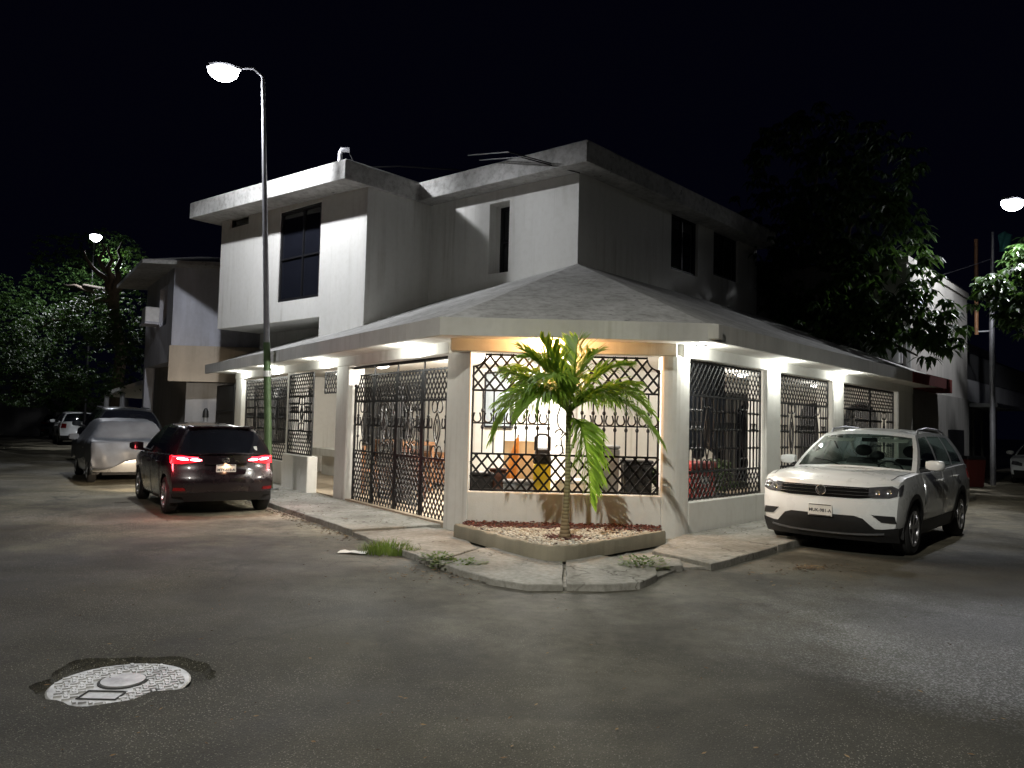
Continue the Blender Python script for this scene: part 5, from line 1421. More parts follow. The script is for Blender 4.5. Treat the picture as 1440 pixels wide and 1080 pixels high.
def tree(label, base, fork, blobs, n, ln, wd, r0, mat, limbs, seed=1, whorl=7, droop=.6, group=None, name='tree'):
    t = empty(name, base); tag(t, label, 'tree', group)
    mb = MB(); rr = r0
    limb(mb, base - V((0, 0, .1)), fork, r0, r0 * .7, seed, .08)
    for i, e in enumerate(limbs): limb(mb, fork - V((0, 0, .15)), e, r0 * .5, r0 * .1, seed + i + 1, .2)
    mb.build('trunk', MT['bark'], t, world=True, smooth=60)
    crown_mesh(blobs, n, ln, wd, seed, whorl, droop).build('crown', mat, t, world=True, recalc=False)
    return t
def blobs(lst): return [(dp(x, y, D), r) for x, y, D, r in lst]
bl = blobs([(95, 385, 36, 1.5), (60, 420, 35.5, 1.7), (25, 465, 33, 2.0), (120, 425, 36, 1.8), (165, 450, 31, 1.7), (90, 490, 31, 2.2), (-20, 440, 34, 2.3), (178, 395, 35, .9), (150, 510, 31, 1.7), (40, 520, 31, 1.8), (188, 480, 31, 1.1), (120, 540, 31, 1.0), (78, 355, 36, 1.1), (130, 375, 36.5, 1.0), (-10, 510, 32, 2), (120, 455, 30.5, 1.3), (168, 352, 34.5, .9), (150, 340, 35.5, .8), (186, 368, 32.5, .8), (112, 345, 36.5, .8)])
fk = dp(160, 412, 31.3)
tree('big dense tree wrapped around the street lamp down the left street', gp(172, 628), fk, bl, 44000, .17, .042, .32, MT['leaf3'], [dp(140, 338, 31.2), dp(90, 400, 35), dp(192, 375, 31.5), dp(60, 460, 33), dp(118, 352, 31.6), dp(172, 340, 31.4), dp(152, 345, 31.5)], 3, 6)
bl = blobs([(118, 575, 44, 1.0), (140, 560, 46, 1.2), (95, 560, 48, 1.2)])
tree('low shrubby tree behind the dark parked cars on the left', gp(118, 608), dp(118, 585, 45), bl, 2500, .25, .06, .12, MT['leaf2'], [dp(100, 565, 47), dp(138, 562, 46)], 5, 6)
bl = blobs([(1105, 455, 22, 1.1), (1160, 440, 20.5, 1.3), (1205, 455, 19.5, .95), (1245, 445, 19, 1.0), (1285, 440, 18.6, .85), (1150, 385, 21, 1.4), (1250, 385, 20, 1.2), (1180, 330, 21.5, 1.9), (1225, 330, 22, 1.6), (1090, 330, 22.5, 1.9), (1210, 235, 23, 1.7), (1140, 225, 22.5, 1.9), (1322, 458, 18.4, .62), (1305, 480, 18.4, .45), (1335, 480, 18.4, .3), (1220, 465, 19.2, .55), (1120, 390, 22, 1.1)])
fk = dp(1143, 400, 23)
tree('tall dark tree behind the right porch roof, its lower leaves lit by the lamp', V((fk.x, fk.y, 0)), fk, bl, 15000, .32, .06, .22, MT['leaf'], [dp(1110, 330, 22.5), dp(1180, 320, 22), dp(1290, 500, 18.6), dp(1240, 260, 21.5), dp(1320, 470, 18.5), dp(1150, 230, 22.5), dp(1250, 380, 20)], 8, 8, .9)
bl = blobs([(1400, 415, 20.5, .65), (1430, 405, 20, .8), (1455, 420, 20, 1.0), (1385, 400, 20.6, .35), (1470, 380, 21, 1.2), (1500, 430, 20.5, 1.4), (1500, 350, 21, 1.3), (1425, 430, 20.3, .5)])
b4 = gp(1500, 700); fk = dp(1490, 520, b4.y)
tree('leafy branch and crown at the right edge, lit green beneath the street lamp', b4, fk, bl, 6000, .28, .06, .16, MT['leaf'], [dp(1425, 440, 20.5), dp(1470, 400, 20.5), dp(1510, 400, 20.5), dp(1400, 425, 20.5)], 11, 8, .7)

# ------------------------------------------------------------------ weeds, litter
def tuft(name, label, c, rx, n, h, seed, leafy=False):
    rn = random.Random(seed); mb = MB()
    for k in range(n):
        a = rn.uniform(0, 6.3); r = rx * math.sqrt(rn.random()); p = c + V((r * cos(a), r * sin(a) * .6, 0)); hh = h * rn.uniform(.5, 1.15) * (1 - .5 * r / rx)
        out = V((cos(a), sin(a), 0)) * rn.uniform(.1, .6) + V((rn.uniform(-.3, .3), rn.uniform(-.3, .3), 0)); w = V((-sin(a), cos(a), 0)) * (.006 if not leafy else .018)
        if leafy:
            p += V((0, 0, rn.uniform(.01, h))); d = V((cos(a), sin(a), rn.uniform(-.2, .6))).normalized() * .05
            mb.add([p, p + d * .5 + w, p + d, p + d * .5 - w], [(0, 1, 2, 3)])
        else:
            m_ = p + out * hh * .35 + V((0, 0, hh * .6)); t_ = p + out * hh + V((0, 0, hh * .85))
            mb.add([p - w, p + w, m_ + w * .7, m_ - w * .7, t_], [(0, 1, 2, 3), (3, 2, 4)])
    o = mb.build(name, MT['grass'], None, recalc=False); tag(o, label, 'weeds', None, 'stuff'); return o
tuft('grass', 'shaggy grass tuft in the broken gutter left of the corner pavement', gp(546, 778), .36, 420, .26, 1)
tuft('grass', 'small grass clump beside the shaggy tuft at the kerb', gp(580, 781), .14, 110, .16, 2)
tuft('weeds', 'low weeds in the cracked pavement edge left of the planter', gp(645, 800, .0), .3, 380, .09, 3, True)
tuft('weeds', 'sparse weeds between the slabs at the left of the planter', gp(615, 789, .05), .18, 160, .08, 4, True)
tuft('weeds', 'green sprouts in the gap of the broken slab right of the planter', gp(905, 799, .05), .26, 260, .12, 5, True)
def dleaf_mat():
    m, nt, b = newmat('dry_leaf'); co = coords(nt); vo = nd(nt, 'ShaderNodeTexVoronoi', Scale=9.0); nt.links.new(co, vo.inputs['Vector'])
    nt.links.new(ramp(nt, vo.outputs['Color'], [(.2, (.05, .03, .015)), (.5, (.14, .085, .04)), (.85, (.24, .17, .09))]), b.inputs['Base Color']); b.inputs['Roughness'].default_value = .9; return m
MT['dryleaf'] = dleaf_mat()
def litter(label, pts, size, seed, name='leaves'):
    rn = random.Random(seed); mb = MB()
    for p in pts:
        a = rn.uniform(0, 6.3); s = size * rn.uniform(.5, 1.3); d = V((cos(a), sin(a), rn.uniform(-.1, .25))) * s; w = V((-sin(a), cos(a), rn.uniform(-.2, .2))) * s * .42; c = p + V((0, 0, .012 + abs(d.z)))
        mb.add([c - d, c - d * .1 + w, c + d, c - d * .1 - w, c - V((0, 0, .004))], [(0, 1, 4), (1, 2, 4), (2, 3, 4), (3, 0, 4)])
    o = mb.build(name, MT['dryleaf'], None, recalc=False); tag(o, label, 'fallen leaves', None, 'stuff'); return o
rl_ = random.Random(21); S_ = []
for _ in range(260):
    t, o = rl_.uniform(.2, 11), rl_.uniform(.05, 1.38); S_.append(L(t, o, .1))
for _ in range(200): S_.append(R(rl_.uniform(.3, 8), rl_.uniform(.05, 1.3), .1))
litter('dry leaf specks scattered over the pavement along both fences', S_, .02, 1)
G_ = []
for _ in range(420):
    t = rl_.uniform(-.6, 6); G_.append(L(t, W1 + .05 + abs(rl_.gauss(0, .12)), 0))
for _ in range(200): p = gp(rl_.gauss(660, 55), rl_.gauss(806, 10), .0); G_.append(p)
litter('brown leaves and dirt gathered in the gutter left of the corner', G_, .028, 2)
litter('small heap of brown leaves on the road in front of the white SUV', [gp(rl_.gauss(1138, 13), rl_.gauss(800, 2.5), 0) for _ in range(90)] + [gp(rl_.uniform(1050, 1220), rl_.uniform(790, 830), 0) for _ in range(40)], .03, 3)
rq = random.Random(31)
litter('stray leaf fragments strewn across the junction asphalt', [gp(rq.uniform(20, 1420), rq.uniform(800, 1070), 0) for _ in range(110)] + [gp(rq.uniform(100, 900), rq.uniform(720, 860), 0) for _ in range(70)], .016, 6)
pc_ = gp(496, 778, .004); pm = MB(); rq = random.Random(4); gg = []
for i in range(7):
    gg.append([pc_ + V((lerp(-.17, .17, i / 6), lerp(-.07, .07, j / 4) + .02 * math.sin(i), .012 + .03 * abs(mnoise.noise(V((i * .8, j * .9, 2)))))) for j in range(5)])
pm.loft(gg, cap=False, closed=False); po = pm.build('paper_scrap', MT['paper'], smooth=30); tag(po, 'crumpled white scrap of paper lying on the road by the grass tuft', 'litter')
# ------------------------------------------------------------------ the neighbouring houses and walls
def house_root(label, loc, name='neighbour_house', cat='house'):
    r = empty(name, (loc.x, loc.y, 0)); tag(r, label, cat); return dict(parent=r, world=True), r
# left neighbour
N0 = dp(241, 480, 24.2); N0.z = 0; SDn = V((1, .03, 0)).normalized(); BK = V((-SDn.y, SDn.x, 0))
NH_, nr = house_root('grey-white two-storey house left of the corner house, with a cream lower band', N0 + SDn * 3)
ZT = dp(241, 376, 24.2).z; ZM = dp(241, 536, 24.2).z; ZG = dp(241, 486, 24.2).z; ZF2 = dp(241, 508, 24.2).z
F1 = wp(204, 480, N0, DL); F1.z = 0
fl_len = (F1 - N0).length
Q1 = N0 + SDn * 8; Q2 = Q1 + BK * 7; Q3 = N0 + DL * fl_len
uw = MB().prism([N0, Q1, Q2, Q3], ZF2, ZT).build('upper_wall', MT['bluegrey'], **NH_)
wN = recess(uw, N0, DL, NL, 226, 236.5, dp(231, 457, 25.3).z, dp(231, 402, 25.3).z, .35, ())
_HH = HH; HH = NH_; cutwin([wN])
MB().prism([N0 - BK * .14 - DL * .02, Q1 - BK * .14, Q1 - BK * .004, N0 - BK * .004], ZM, ZG).build('side_band', MT['cream'], **NH_)
MB().prism([N0, Q1, Q1 + BK * .2, N0 + BK * .2], ZM + .02, ZF2 - .003).build('upper_wall', MT['bluegrey'], **NH_)
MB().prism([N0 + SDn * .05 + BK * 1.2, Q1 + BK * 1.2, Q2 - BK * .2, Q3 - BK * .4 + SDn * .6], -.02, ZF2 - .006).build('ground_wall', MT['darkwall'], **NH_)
fp = wp(206, 540, N0, DL); MB().prism([F1, F1 - DL * .3, F1 - DL * .3 - NL * .4, F1 - NL * .4], -.02, ZF2 - .004).build('pillar', MT['bluegrey'], **NH_)
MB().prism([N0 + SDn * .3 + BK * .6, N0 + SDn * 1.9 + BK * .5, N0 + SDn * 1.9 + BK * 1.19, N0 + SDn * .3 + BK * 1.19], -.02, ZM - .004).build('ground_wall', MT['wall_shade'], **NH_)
rq0 = [N0 - BK * .12 + NL * .9, Q1 - BK * .12, Q2, Q3 + NL * .9 + DL * 1.0]
MB().loft([[V((p.x, p.y, ZT)) for p in rq0], [V((p.x, p.y, ZT + .12)) for p in rq0], [V((p.x, p.y, ZT + .5)) + (V((N0.x + 3, N0.y + 3, 0)) - V((p.x, p.y, 0))) * .35 for p in rq0]]).build('roof', MT['roof'], **NH_)
ac = wp(223, 445, N0, DL) + NL * .25; 
MB().obox(ac, DL * .36, NL * .22, V((0, 0, .26))).build('air_conditioner', MT['white_plastic'], bevel=.02, **NH_)
MB().obox(ac - V((0, 0, .3)), DL * .5, NL * .25, V((0, 0, .03))).build('window_ledge', MT['bluegrey'], **NH_)
MB().obox(N0 + SDn * 6.5 + BK * 1.8 + V((0, 0, ZT + 1.1)), SDn * .8, BK * .7, V((0, 0, 1.1))).build('roof_tank_house', MT['darkwall'], **NH_)
HH = _HH
# its black gate, just beyond the corner house's last pier
NG = L(11.9); gt = empty('iron_gate', NG); tag(gt, 'black iron gate between the corner house and the grey-white neighbour', 'gate')
plg2 = Pl(L(11.85), DL, NL); rect(plg2, 0, 1.9, .06, 2.5, .04, .03); plg2.bar((0, 1.2), (1.9, 1.2), .03, .03); plg2.take().build('frame', MT['iron'], gt, world=True)
balusters(plg2, [.1 * k for k in range(1, 19)], .1, 2.46, (.4, .7)); plg2.take().build('baluster', MT['iron'], gt, world=True)
MB().obox(L(12.8, -.3) + V((0, 0, 1.25)), DL * .93, NL * .01, V((0, 0, 1.2))).build('sheet_panel', MT['iron'], gt, world=True)
pk = dp(289, 588, 23.2); bt = empty('standpipe', (pk.x, pk.y, 0)); tag(bt, 'small dark-topped standpipe against the grey neighbour wall', 'standpipe')
MB().lathe([(0, 0), (.07, 0), (.07, pk.z - .1), (.06, pk.z + .02), (0, pk.z + .02)], 12).build('post', MT['greyplastic'], bt, smooth=40)
MB().lathe([(.0, pk.z + .02), (.09, pk.z + .02), (.08, pk.z + .2), (.03, pk.z + .3), (0, pk.z + .3)], 12).build('cap', MT['plastic'], bt, smooth=40)
# car port beyond
K0 = dp(172, 560, 31); K0.z = 0
KH, kr = house_root('open car port with a pale sloping roof past the grey-white neighbour', K0, 'car_port', 'car port')
a, b = dp(148, 556, 31), dp(200, 540, 31)
MB().obox((a + b) / 2 + V((0, 1.5, .05)), (b - a) / 2, V((0, 1.6, .0)), V((0, 0, .09))).build('roof', MT['wall'], **KH)
for x in (172, 150): p = dp(x, 560, 31); MB().tube([V((p.x, p.y, 0)), V((p.x, p.y, dp(x, 552, 31).z))], .09, 8).build('post', MT['wall_shade'], **KH)
MB().box(K0.x + .1, K0.x + 1.6, 32.6, 32.8, 0, 2.9).build('back_wall', MT['bluegrey'], **KH)
# far left
W0 = dp(-60, 560, 74); H1, h1 = house_root('far pale house with a dark window at the left edge of the street', W0, 'far_house')
MB().box(dp(-90, 560, 74).x, dp(50, 560, 74).x, 74, 82, 0, dp(0, 523, 74).z).build('wall', MT['bluegrey'], **H1)
MB().box(dp(20, 540, 74).x, dp(46, 540, 74).x, 73.8, 73.98, dp(0, 553, 74).z, dp(0, 536, 74).z).build('window', MT['glass'], **H1)
MB().box(dp(-92, 560, 74).x, dp(53, 560, 74).x, 73.6, 82.3, dp(0, 523, 74).z + .01, dp(0, 520, 74).z).build('roof', MT['roof'], **H1)
MB().box(dp(-90, 560, 74).x, dp(50, 560, 74).x, 73.8, 73.97, 0, 1.5).build('base_band', MT['darkwall'], **H1)
W1_ = dp(72, 560, 64); fw = MB(); gx0, gx1 = dp(70, 560, 62).x, dp(126, 560, 62).x
fw.box(gx0, gx1, 62, 62.3, 0, dp(0, 553, 62).z); g1 = fw.build('garden_wall', MT['greenwall']); tag(g1, 'green-tinted garden wall behind the dark parked cars', 'wall')
W2_ = MB().box(gx1 + .1, gx1 + 9, 50, 50.3, 0, 2.6); g2 = W2_.build('boundary_wall', MT['darkwall']); tag(g2, 'dim boundary wall behind the big tree on the left', 'wall')

# right neighbour
RN = R(12.15, -.25); RH, rr0 = house_root('white two-storey house beyond the right porch, its wall behind the dark tree', R(15, -3))
rz = 6.15; IW = -NR
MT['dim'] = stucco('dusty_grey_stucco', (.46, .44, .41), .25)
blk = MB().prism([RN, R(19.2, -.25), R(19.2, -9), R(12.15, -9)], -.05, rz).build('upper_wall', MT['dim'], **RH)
_HH = HH; HH = RH
def on(px, py): return wp(px, py, RN, IW)
wX = recess(blk, RN, IW, -DR, 1213, 1238, on(1225, 520).z, on(1225, 440).z, .15, (.5,))
wY = recess(blk, RN, IW, -DR, 1258, 1270, on(1265, 515).z, on(1265, 430).z, .15, ())
cutwin([wX, wY])
acp = on(1247, 497) - DR * .25; MB().obox(acp, IW * .42, DR * .2, V((0, 0, .3))).build('air_conditioner', MT['white_plastic'], bevel=.02, **RH)
p = on(1279, 470); MB().tube([V((p.x, p.y, 2.5)) - DR * .08, V((p.x, p.y, rz - .2)) - DR * .08], .06, 8).build('drain_pipe', MT['white_plastic'], smooth=40, **RH)
MB().prism([R(12.1, -.2), R(19.25, -.2), R(19.25, -9), R(12.1, -9)], rz, rz + .18).build('parapet', MT['dim'], **RH)
za_ = wp(1310, 533, R(12, -.2), DR).z; zb_ = wp(1310, 552, R(12, -.2), DR).z
MB().prism([R(12.2, .2), R(15.0, .2), R(15.0, -.245), R(12.2, -.245)], zb_, za_).build('painted_band', MT['redtrim'], bevel=.01, **RH)
MB().prism([R(12.2, -.2), R(19.15, -.2), R(19.15, -.246), R(12.2, -.246)], .0, zb_ - .01).build('ground_wall', MT['darkwall'], **RH)
MB().prism([R(16.3, -.17), R(18.3, -.17), R(18.3, -.198), R(16.3, -.198)], .05, 1.75).build('door', MT['iron'], **RH)
HH = _HH
p = R(19.3, .35); pp_ = wp(1378, 700, p, DR)
ut = empty('utility_pole', R(19.0, .5)); tag(ut, 'thin pale service pole at the corner of the white right-hand house', 'pole')
z1_ = wp(1384, 316, R(19.0, .5), DR).z
MB().tube([V((0, 0, 0)), V((0, 0, z1_ * .62)), V((.06, .02, z1_))], [.085, .08, .04], 10).build('post', MT['lampmetal'], ut, smooth=50)
MB().tube([V((-.35, .25, 4.9)), V((-.35, .25, z1_ - .2))], .06, 8).build('conduit', MT['wood'], ut, smooth=50)
MB().tube([V((-.35, .25, 5.0)), V((0, 0, 5.0))], .03, 6).build('bracket', MT['lampmetal'], ut)
def wire(a, b, sag, r=.012):
    return [a.lerp(b, k / 12) - V((0, 0, sag * math.sin(PI * k / 12))) for k in range(13)]
cw = MB().tube(wire(R(19.0, .5) + V((0, 0, z1_ - .9)), R(10.5, -4) + V((0, 0, 5.6)), .5), .014, 5); cwo = cw.build('service_cable', MT['lampmetal']); tag(cwo, 'slack service cable from the thin pole towards the dark tree', 'cable')
# far-right house with gates
FRH, fr0 = house_root('dark house with an awning and metal gates at the far right', R(24, -3))
q = R(19.5, -1.6)
MB().prism([q, R(32, -1.6), R(32, -9), R(19.5, -9)], -.05, 5.4).build('wall', MT['darkwall'], **FRH)
MB().prism([R(19.5, -.4), R(32, -.4), R(32, -1.59), R(19.5, -1.59)], 2.75, 3.5).build('balcony', MT['wall_shade'], bevel=.01, **FRH)
plr = Pl(R(0, -.45), DR, NR); rect(plr, 19.6, 32, 3.5, 4.5, .04, .03); balusters(plr, [19.6 + .16 * k for k in range(1, 76)], 3.5, 4.5, ()); plr.take().build('railing', MT['iron'], **FRH)
MB().prism([R(20.2, -1.55), R(22.6, -1.55), R(22.6, -1.595), R(20.2, -1.595)], 3.55, 5.0).build('window', MT['glass'], **FRH)
MB().prism([R(19.8, .5), R(24, .5), R(24, -.39), R(19.8, -.39)], 2.55, 2.68).build('awning', MT['greyplastic'], **FRH)
MT['gatemetal'] = simple('grey_gate_metal', (.16, .16, .15), .5, .5, .25, 3)
for a in (19.9, 21.4, 22.9):
    plr = Pl(R(0, -.5), DR, NR); rect(plr, a, a + 1.42, .06, 2.5, .06, .05); plr.bar((a, 1.2), (a + 1.42, 1.2), .05, .04)
    plr.mb.obox(plr.p(a + .71, 1.28, -.03), DR * .66, NR * .006, V((0, 0, 1.18))); plr.take().build('gate_leaf', MT['gatemetal'], **FRH)
# roof fence with a turquoise sheet
rf = empty('mesh_fence', R(19.5, -1.7) + V((0, 0, 5.4))); tag(rf, 'wire mesh fence with posts on the roof beneath the right street lamp', 'fence')
plm = Pl(R(0, -1.7), DR, NR); zt_ = 7.6
for k in range(6): plm.bar((19.5 + k * 1.2, 5.4), (19.5 + k * 1.2, zt_), .07, .07)
plm.bar((19.5, zt_), (25.5, zt_), .04, .04); plm.take().build('post', MT['lampmetal'], rf, world=True)
lattice(plm, 19.5, 25.5, 5.45, zt_, .14, .16, .01); plm.take().build('wire_mesh', MT['iron'], rf, world=True)
tq = dp(1413, 340, R(21.2, -1.5).y - .2); sh = MB(); gg = []
for i in range(9):
    gg.append([tq + V((lerp(-.22, .24, i / 8), .05 * math.sin(i * 1.3 + j), lerp(.38, -.36, j / 6) - (.14 * (i - 4) ** 2 / 16 if j == 0 else 0))) for j in range(7)])
sh.loft(gg, cap=False, closed=False); so = sh.build('hanging_cloth', MT['tealpl'], smooth=60); so.modifiers.new('s', 'SOLIDIFY').thickness = .01
tag(so, 'turquoise cloth hanging on the roof mesh fence under the right lamp', 'cloth')
rb = wp(1366, 668, R(18.8, .2), DR); bx = empty('waste_bin', V((rb.x, rb.y, 0))); tag(bx, 'dark red bin standing by the thin pole on the right pavement', 'bin')
MB().hexa([(-.25, -.25, 0), (.25, -.25, 0), (.25, .25, 0), (-.25, .25, 0), (-.3, -.3, .85), (.3, -.3, .85), (.3, .3, .85), (-.3, .3, .85)]).build('tub', MT['redtrim'], bx, bevel=.03)
MB().hexa([(-.32, -.32, .852), (.32, -.32, .852), (.32, .32, .852), (-.32, .32, .852), (-.26, -.26, .95), (.26, -.26, .95), (.26, .26, .95), (-.26, .26, .95)]).build('lid', MT['plastic'], bx, bevel=.02)

# ------------------------------------------------------------------ things kept in the porch
def C(u, o, z=0.1): return P3 + CD * u - CN * o + V((0, 0, z))
def th(name, label, cat, p, rz=0, group=None): r = empty(name, p, rz); return tag(r, label, cat, group)
ca = math.atan2(CD.y, CD.x)
t = th('cardboard_sheet', 'tan cardboard sheet leaning behind the chamfered grille', 'cardboard', C(.82, 1.25))
MB().hexa([(-.35, 0, 0), (.35, 0, 0), (.35, .02, 0), (-.35, .02, 0), (-.33, .25, 1.22), (.2, .25, 1.22), (.2, .27, 1.22), (-.33, .27, 1.22)]).build('sheet', MT['cardboard'], t)
MB().hexa([(.2, .248, 1.221), (.36, .22, 1.05), (.36, .24, 1.05), (.2, .268, 1.221), (.2, .25, 1.222), (.355, .22, 1.052), (.355, .24, 1.052), (.2, .27, 1.222)]).build('folded_flap', MT['cardboard'], t)
t = th('yard_broom', 'orange folded parasol propped upright inside the chamfered grille', 'parasol', C(.5, .9))
t.name = 'folded_parasol'
MB().lathe([(.02, .25), (.09, .35), (.11, .6), (.07, 1.05), (.02, 1.3), (0, 1.3)], 8).build('canopy', MT['orange'], t); MB().tube([(0, 0, 0), (0, 0, 1.35)], .012, 6).build('shaft', MT['wood'], t)
t.rotation_euler = (0, rad(9), 0)
t = th('sprayer', 'yellow and black upright machine standing behind the palm trunk', 'machine', C(1.08, .75))
MB().hexa([(-.13, -.1, .4), (.13, -.1, .4), (.13, .1, .4), (-.13, .1, .4), (-.13, -.1, .9), (.13, -.1, .9), (.13, .1, .9), (-.13, .1, .9)]).build('body', MT['yellow'], t, bevel=.02)
MB().hexa([(-.15, -.11, .902), (.15, -.11, .902), (.15, .11, .902), (-.15, .11, .902), (-.1, -.08, 1.14), (.1, -.08, 1.14), (.1, .08, 1.14), (-.1, .08, 1.14)]).build('motor_head', MT['plastic'], t, bevel=.025)
MB().tube([(-.11, 0, 1.1), (-.11, 0, 1.3), (-.05, 0, 1.35), (.05, 0, 1.35), (.11, 0, 1.3), (.11, 0, 1.1)], .018, 6).build('handle', MT['plastic'], t)
MB().box(-.18, .18, -.15, .15, .02, .398).build('base', MT['plastic'], t, bevel=.03)
for x in (-.17, .17): MB().lathe([(0, -.03), (.09, -.03), (.09, .03), (0, .03)], 14, (x, .08, .09), axis='x').build('wheel', MT['tyre'], t)
def bin_(u, o, m, h, w, label, z0=.1):
    t = th('storage_tub', label, 'tub', C(u, o), ca)
    MB().hexa([(-w * .85, -w * .7, 0), (w * .85, -w * .7, 0), (w * .85, w * .7, 0), (-w * .85, w * .7, 0), (-w, -w * .8, h), (w, -w * .8, h), (w, w * .8, h), (-w, w * .8, h)]).build('tub', m, t, bevel=.02)
    MB().box(-w * 1.04, w * 1.04, -w * .84, w * .84, h + .002, h + .05).build('lid', m, t, bevel=.015)
bin_(.18, .55, MT['plastic'], .72, .17, 'black lidded tub at the left end behind the chamfered grille')
bin_(.72, .5, MT['greyplastic'], .62, .22, 'grey lidded tub beside the yellow machine')
bin_(.42, .62, MT['darkwood'], .78, .13, 'narrow brown tub beside the black one behind the grille')
bin_(2.5, .65, MT['plastic'], .95, .22, 'tall black tub at the right end behind the chamfered grille')
bin_(2.1, .95, MT['greyplastic'], 1.15, .17, 'tall grey cabinet-like tub right of the hanging palm frond')
bin_(1.55, 1.2, MT['white_plastic'], .6, .25, 'white lidded tub in the middle of the porch behind the palm')
t = th('wooden_table', 'orange-brown wooden table with a lower shelf behind the garage gate', 'table', L(5.4, -2.0, .1), math.atan2(DL.y, DL.x))
MB().box(-.8, .8, -.4, .4, .98, 1.06).build('table_top', MT['wood'], t, bevel=.01)
MB().box(-.72, .72, -.34, .34, .62, .68).build('shelf', MT['darkwood'], t, bevel=.01)
for x in (-.72, .72):
    for y in (-.33, .33): MB().box(x - .04, x + .04, y - .04, y + .04, 0, .979).build('leg', MT['wood'], t)
def chair(label, p, rz, m):
    t = th('wooden_chair', label, 'chair', p, rz, 'chairs behind the gate')
    MB().box(-.24, .24, -.24, .24, .42, .47).build('seat', m, t, bevel=.01)
    MB().box(-.24, .24, .2, .24, .5, .95).build('backrest', m, t, bevel=.01)
    for x in (-.21, .21):
        for y in (-.21, .21): MB().box(x - .025, x + .025, y - .025, y + .025, 0, .419 if y < 0 else .419).build('leg', m, t)
chair('dark wooden chair behind the right-hand gate leaves', L(3.4, -1.2, .1), .4, MT['darkwood']); chair('brown wooden chair behind the second gate leaf from the column', L(4.3, -1.35, .1), -.3, MT['darkwood'])
chair('brown chair at the far left behind the gate', L(5.0, -.9, .1), .9, MT['wood'])
t = th('sofa', 'low brown sofa along the porch wall behind the gate', 'sofa', L(6.4, -2.8, .1), math.atan2(DL.y, DL.x))
MB().box(-1, 1, -.4, .4, .08, .4).build('seat', MT['wood'], t, bevel=.04); MB().box(-1, 1, .15 - .5, -.22, .42, .8).build('backrest', MT['wood'], t, bevel=.05)
t = th('hanging_curtain', 'dark blue cloth hung behind the first right-hand grille', 'curtain', R(1.35, -.5, 2.74))
gg = []
for i in range(25):
    gg.append([DR * lerp(-.75, .75, i / 24) + NR * (.05 * math.sin(i * 1.1)) + V((0, 0, lerp(0, -1.55 - .1 * math.sin(i * .7), j / 6))) for j in range(7)])
MB().loft(gg, cap=False, closed=False).build('cloth', MT['darkcloth'], t, smooth=60); MB().tube([DR * -.85, DR * .85], .015, 6).build('rod', MT['iron'], t)
t = th('red_crate', 'red plastic cooler box standing behind the first right-hand grille', 'cooler box', R(1.45, -.75, .1), math.atan2(DR.y, DR.x))
MB().box(-.4, .4, -.28, .28, .0, .85).build('tub', MT['red'], t, bevel=.03); MB().box(-.42, .42, -.3, .3, .852, .95).build('lid', MT['red'], t, bevel=.02); MB().box(-.13, .13, -.305, -.285, .6, .72).build('emblem_plate', MT['white_plastic'], t)
for i, (t_, m) in enumerate(((.5, 'plastic'), (2.2, 'greyplastic'))):
    t = th('potted_plant', ['dark pot with leafy plant at the left behind the first right grille', 'grey pot with leafy plant right of the red cooler box'][i], 'plant', R(t_, -.6, .1))
    MB().lathe([(0, 0), (.14, 0), (.19, .4), (.17, .4), (.16, .36), (0, .36)], 14).build('pot', MT[m], t, smooth=40)
    crown_mesh([(V((0, 0, .75)), .33)], 260, .2, .04, 40 + i, 7, .3).build('leaves', MT['leaf'], t, recalc=False)
SKY = .12; EXPO = 0.0
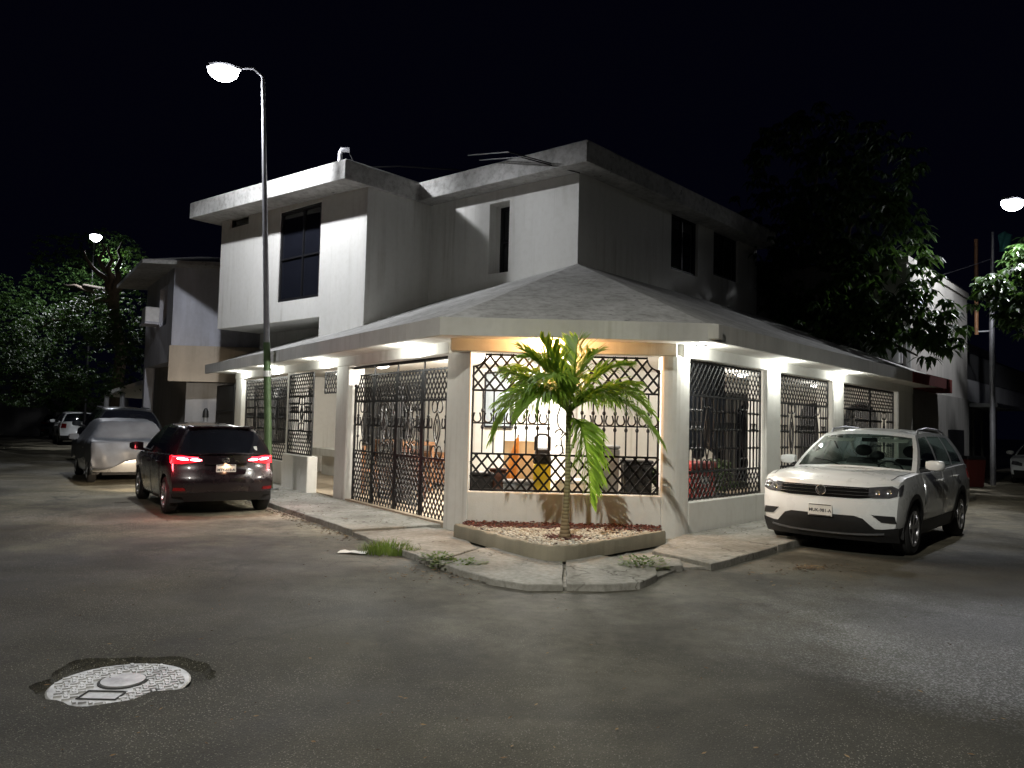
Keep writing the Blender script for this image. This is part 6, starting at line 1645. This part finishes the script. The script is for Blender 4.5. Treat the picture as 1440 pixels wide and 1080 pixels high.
# ------------------------------------------------------------------ street lamps
MT['ledlens'] = emis('street_lamp_lens', (.93, .95, 1), 40, (.8, .8, .8))
def street_lamp(base, lean, height, arm, head_yaw, energy, label, col=(.93, .95, 1.0), pole_r=.075, green=True, droop=.0, spread=165, blend=.25, aim=None, added_cutoff=0, metal='lampmetal'):
    r = empty('street_lamp', base); tag(r, label, 'street lamp', 'street lamps along the two streets')
    top = V(lean) + V((0, 0, height))
    p = MB().tube([V((0, 0, 0)) + V(lean) * 0, V(lean) * .35 + V((0, 0, height * .35)), top], [pole_r, pole_r * .85, pole_r * .55], 12)
    pole = p.build('pole', MT[metal], r, smooth=50)
    MB().box(-.16, .16, -.16, .16, 0, .02).build('base_plate', MT['lampmetal'], r)
    if green:
        MB().tube([V(lean) * .002 + V((0, 0, .02)), V(lean) * .35 + V((0, 0, height * .35))], [pole_r + .006, pole_r * .85 + .006], 12).build('painted_sleeve', MT['polegreen'], pole, smooth=50)
        MB().tube([V(lean) * .27 + V((0, 0, height * .268)), V(lean) * .28 + V((0, 0, height * .282))], pole_r * .87 + .016, 12).build('band', MT['white_plastic'], pole, smooth=50)
    a = V(arm); e = top + a
    MB().tube([top - V((0, 0, .25)), top, top + a * .35 + V((0, 0, .12)), e], [.04, .038, .034, .03], 8).build('arm', MT['lampmetal'], r, smooth=50)
    d = V((a.x, a.y, 0)).normalized() if V((a.x, a.y, 0)).length > .01 else V((1, 0, 0))
    s = V((-d.y, d.x, 0))
    hb = MB(); rg = []
    for t, w, h0, h1 in ((-.12, .05, -.03, .04), (0, .12, -.05, .06), (.2, .17, -.06, .085), (.45, .15, -.06, .07), (.58, .06, -.05, .03)):
        rg.append([e + d * t + s * w * sx + V((0, 0, z)) for sx, z in ((-1, h0), (1, h0), (1, lerp(h0, h1, .6)), (.5, h1), (-.5, h1), (-1, lerp(h0, h1, .6)))])
    hd = hb.loft(rg).build('lamp_head', MT['lampmetal'], r, smooth=40)
    c = e + d * .24
    lb = MB(); rr = []
    for q in range(6):
        t = q / 5 * PI / 2
        rr.append([c + d * .32 * cos(t) * cos(2 * PI * k / 16) + s * .24 * cos(t) * sin(2 * PI * k / 16) + V((0, 0, -.062 - .24 * sin(t) - droop)) for k in range(16)])
    rr[-1] = [c + (p - c) * 1 for p in rr[-1]]
    lb.loft(rr).build('lens', MT['ledlens'], hd, smooth=60)
    if energy:
        o = lamp_at('street_light', 'SPOT', c + V((0, 0, -.36 - droop)), energy, col, spot_size=rad(spread), spot_blend=blend, shadow_soft_size=.1)
        o.parent = r
        if added_cutoff:
            z0 = c.z - .36 - droop; MB().loft([[(c.x + q * cos(2 * PI * k / 24), c.y + q * sin(2 * PI * k / 24), zz) for q, zz in ((.35, c.z - .02), (.36, c.z - .02), (.36, z0 - added_cutoff), (.35, z0 - added_cutoff))] for k in range(25)], cap=False).build('shade', MT['lampmetal'], hd, smooth=40)  # unseen ring added round the lamp to keep its light off the upper walls
        if aim: o.rotation_euler = (V(aim) - (V(base) + V(o.location))).to_track_quat('-Z', 'Y').to_euler()
    return r
pb = gp(378, 688, .1)
ptop = dp(370, 108, pb.y - .05); lh = dp(315, 91, 16.0)
street_lamp(pb, V((ptop.x - pb.x, ptop.y - pb.y, 0)), ptop.z - pb.z, lh - ptop - (lh - ptop).normalized() * .24, 0, 1450, 'street lamp on a leaning pole with a green lower half by the corner house')
l2 = dp(133, 330, 33); b2 = V((l2.x * 1.079, l2.y + 2.6, 0))
street_lamp(b2, V((.0, .0, 0)), l2.z - .1, V((1.38, -2.4, .1)), 0, 1100, 'glaring street lamp half hidden in the tree down the left street', green=False, spread=172, metal='winframe')
l3 = dp(1424, 284, 20.5); b3 = V((l3.x + 1.7, l3.y + .6, 0))
street_lamp(b3, V((0, 0, 0)), l3.z, V((-1.5, -.55, .05)), 0, 950, 'glaring street lamp beside the branches over the right street', green=False, spread=156)
street_lamp(V((-3.6, -1.6, 0)), V((0, 0, 0)), 8.9, V((1.0, .6, .1)), 0, 4300, 'street lamp at the near side of the junction', (1, .975, .875), spread=116, blend=1.0, aim=(2.3, 8.8, 0), added_cutoff=.135)
# ------------------------------------------------------------------ night sky
w = bpy.data.worlds.new('World'); sc.world = w; w.use_nodes = True
nt = w.node_tree; bg = nt.nodes['Background']
sky = nt.nodes.new('ShaderNodeTexSky'); sky.sky_type = 'NISHITA'; sky.sun_disc = False
sky.sun_elevation = rad(-6); sky.sun_rotation = rad(200)
nt.links.new(sky.outputs[0], bg.inputs[0]); bg.inputs[1].default_value = SKY
bg2 = nt.nodes.new('ShaderNodeBackground'); bg2.inputs[0].default_value = (.26, .28, 1, 1); bg2.inputs[1].default_value = .0027   # night-glow of the town
ad = nt.nodes.new('ShaderNodeAddShader'); nt.links.new(bg.outputs[0], ad.inputs[0]); nt.links.new(bg2.outputs[0], ad.inputs[1]); nt.links.new(ad.outputs[0], nt.nodes['World Output'].inputs[0])
sc.view_settings.view_transform = 'Standard'; sc.view_settings.look = 'None'
sc.view_settings.exposure = EXPO; sc.view_settings.gamma = 1
sc.cycles.use_denoising = True
sc.cycles.max_bounces = 8; sc.cycles.transparent_max_bounces = 12
sc.cycles.sample_clamp_indirect = 6; sc.cycles.sample_clamp_direct = 0
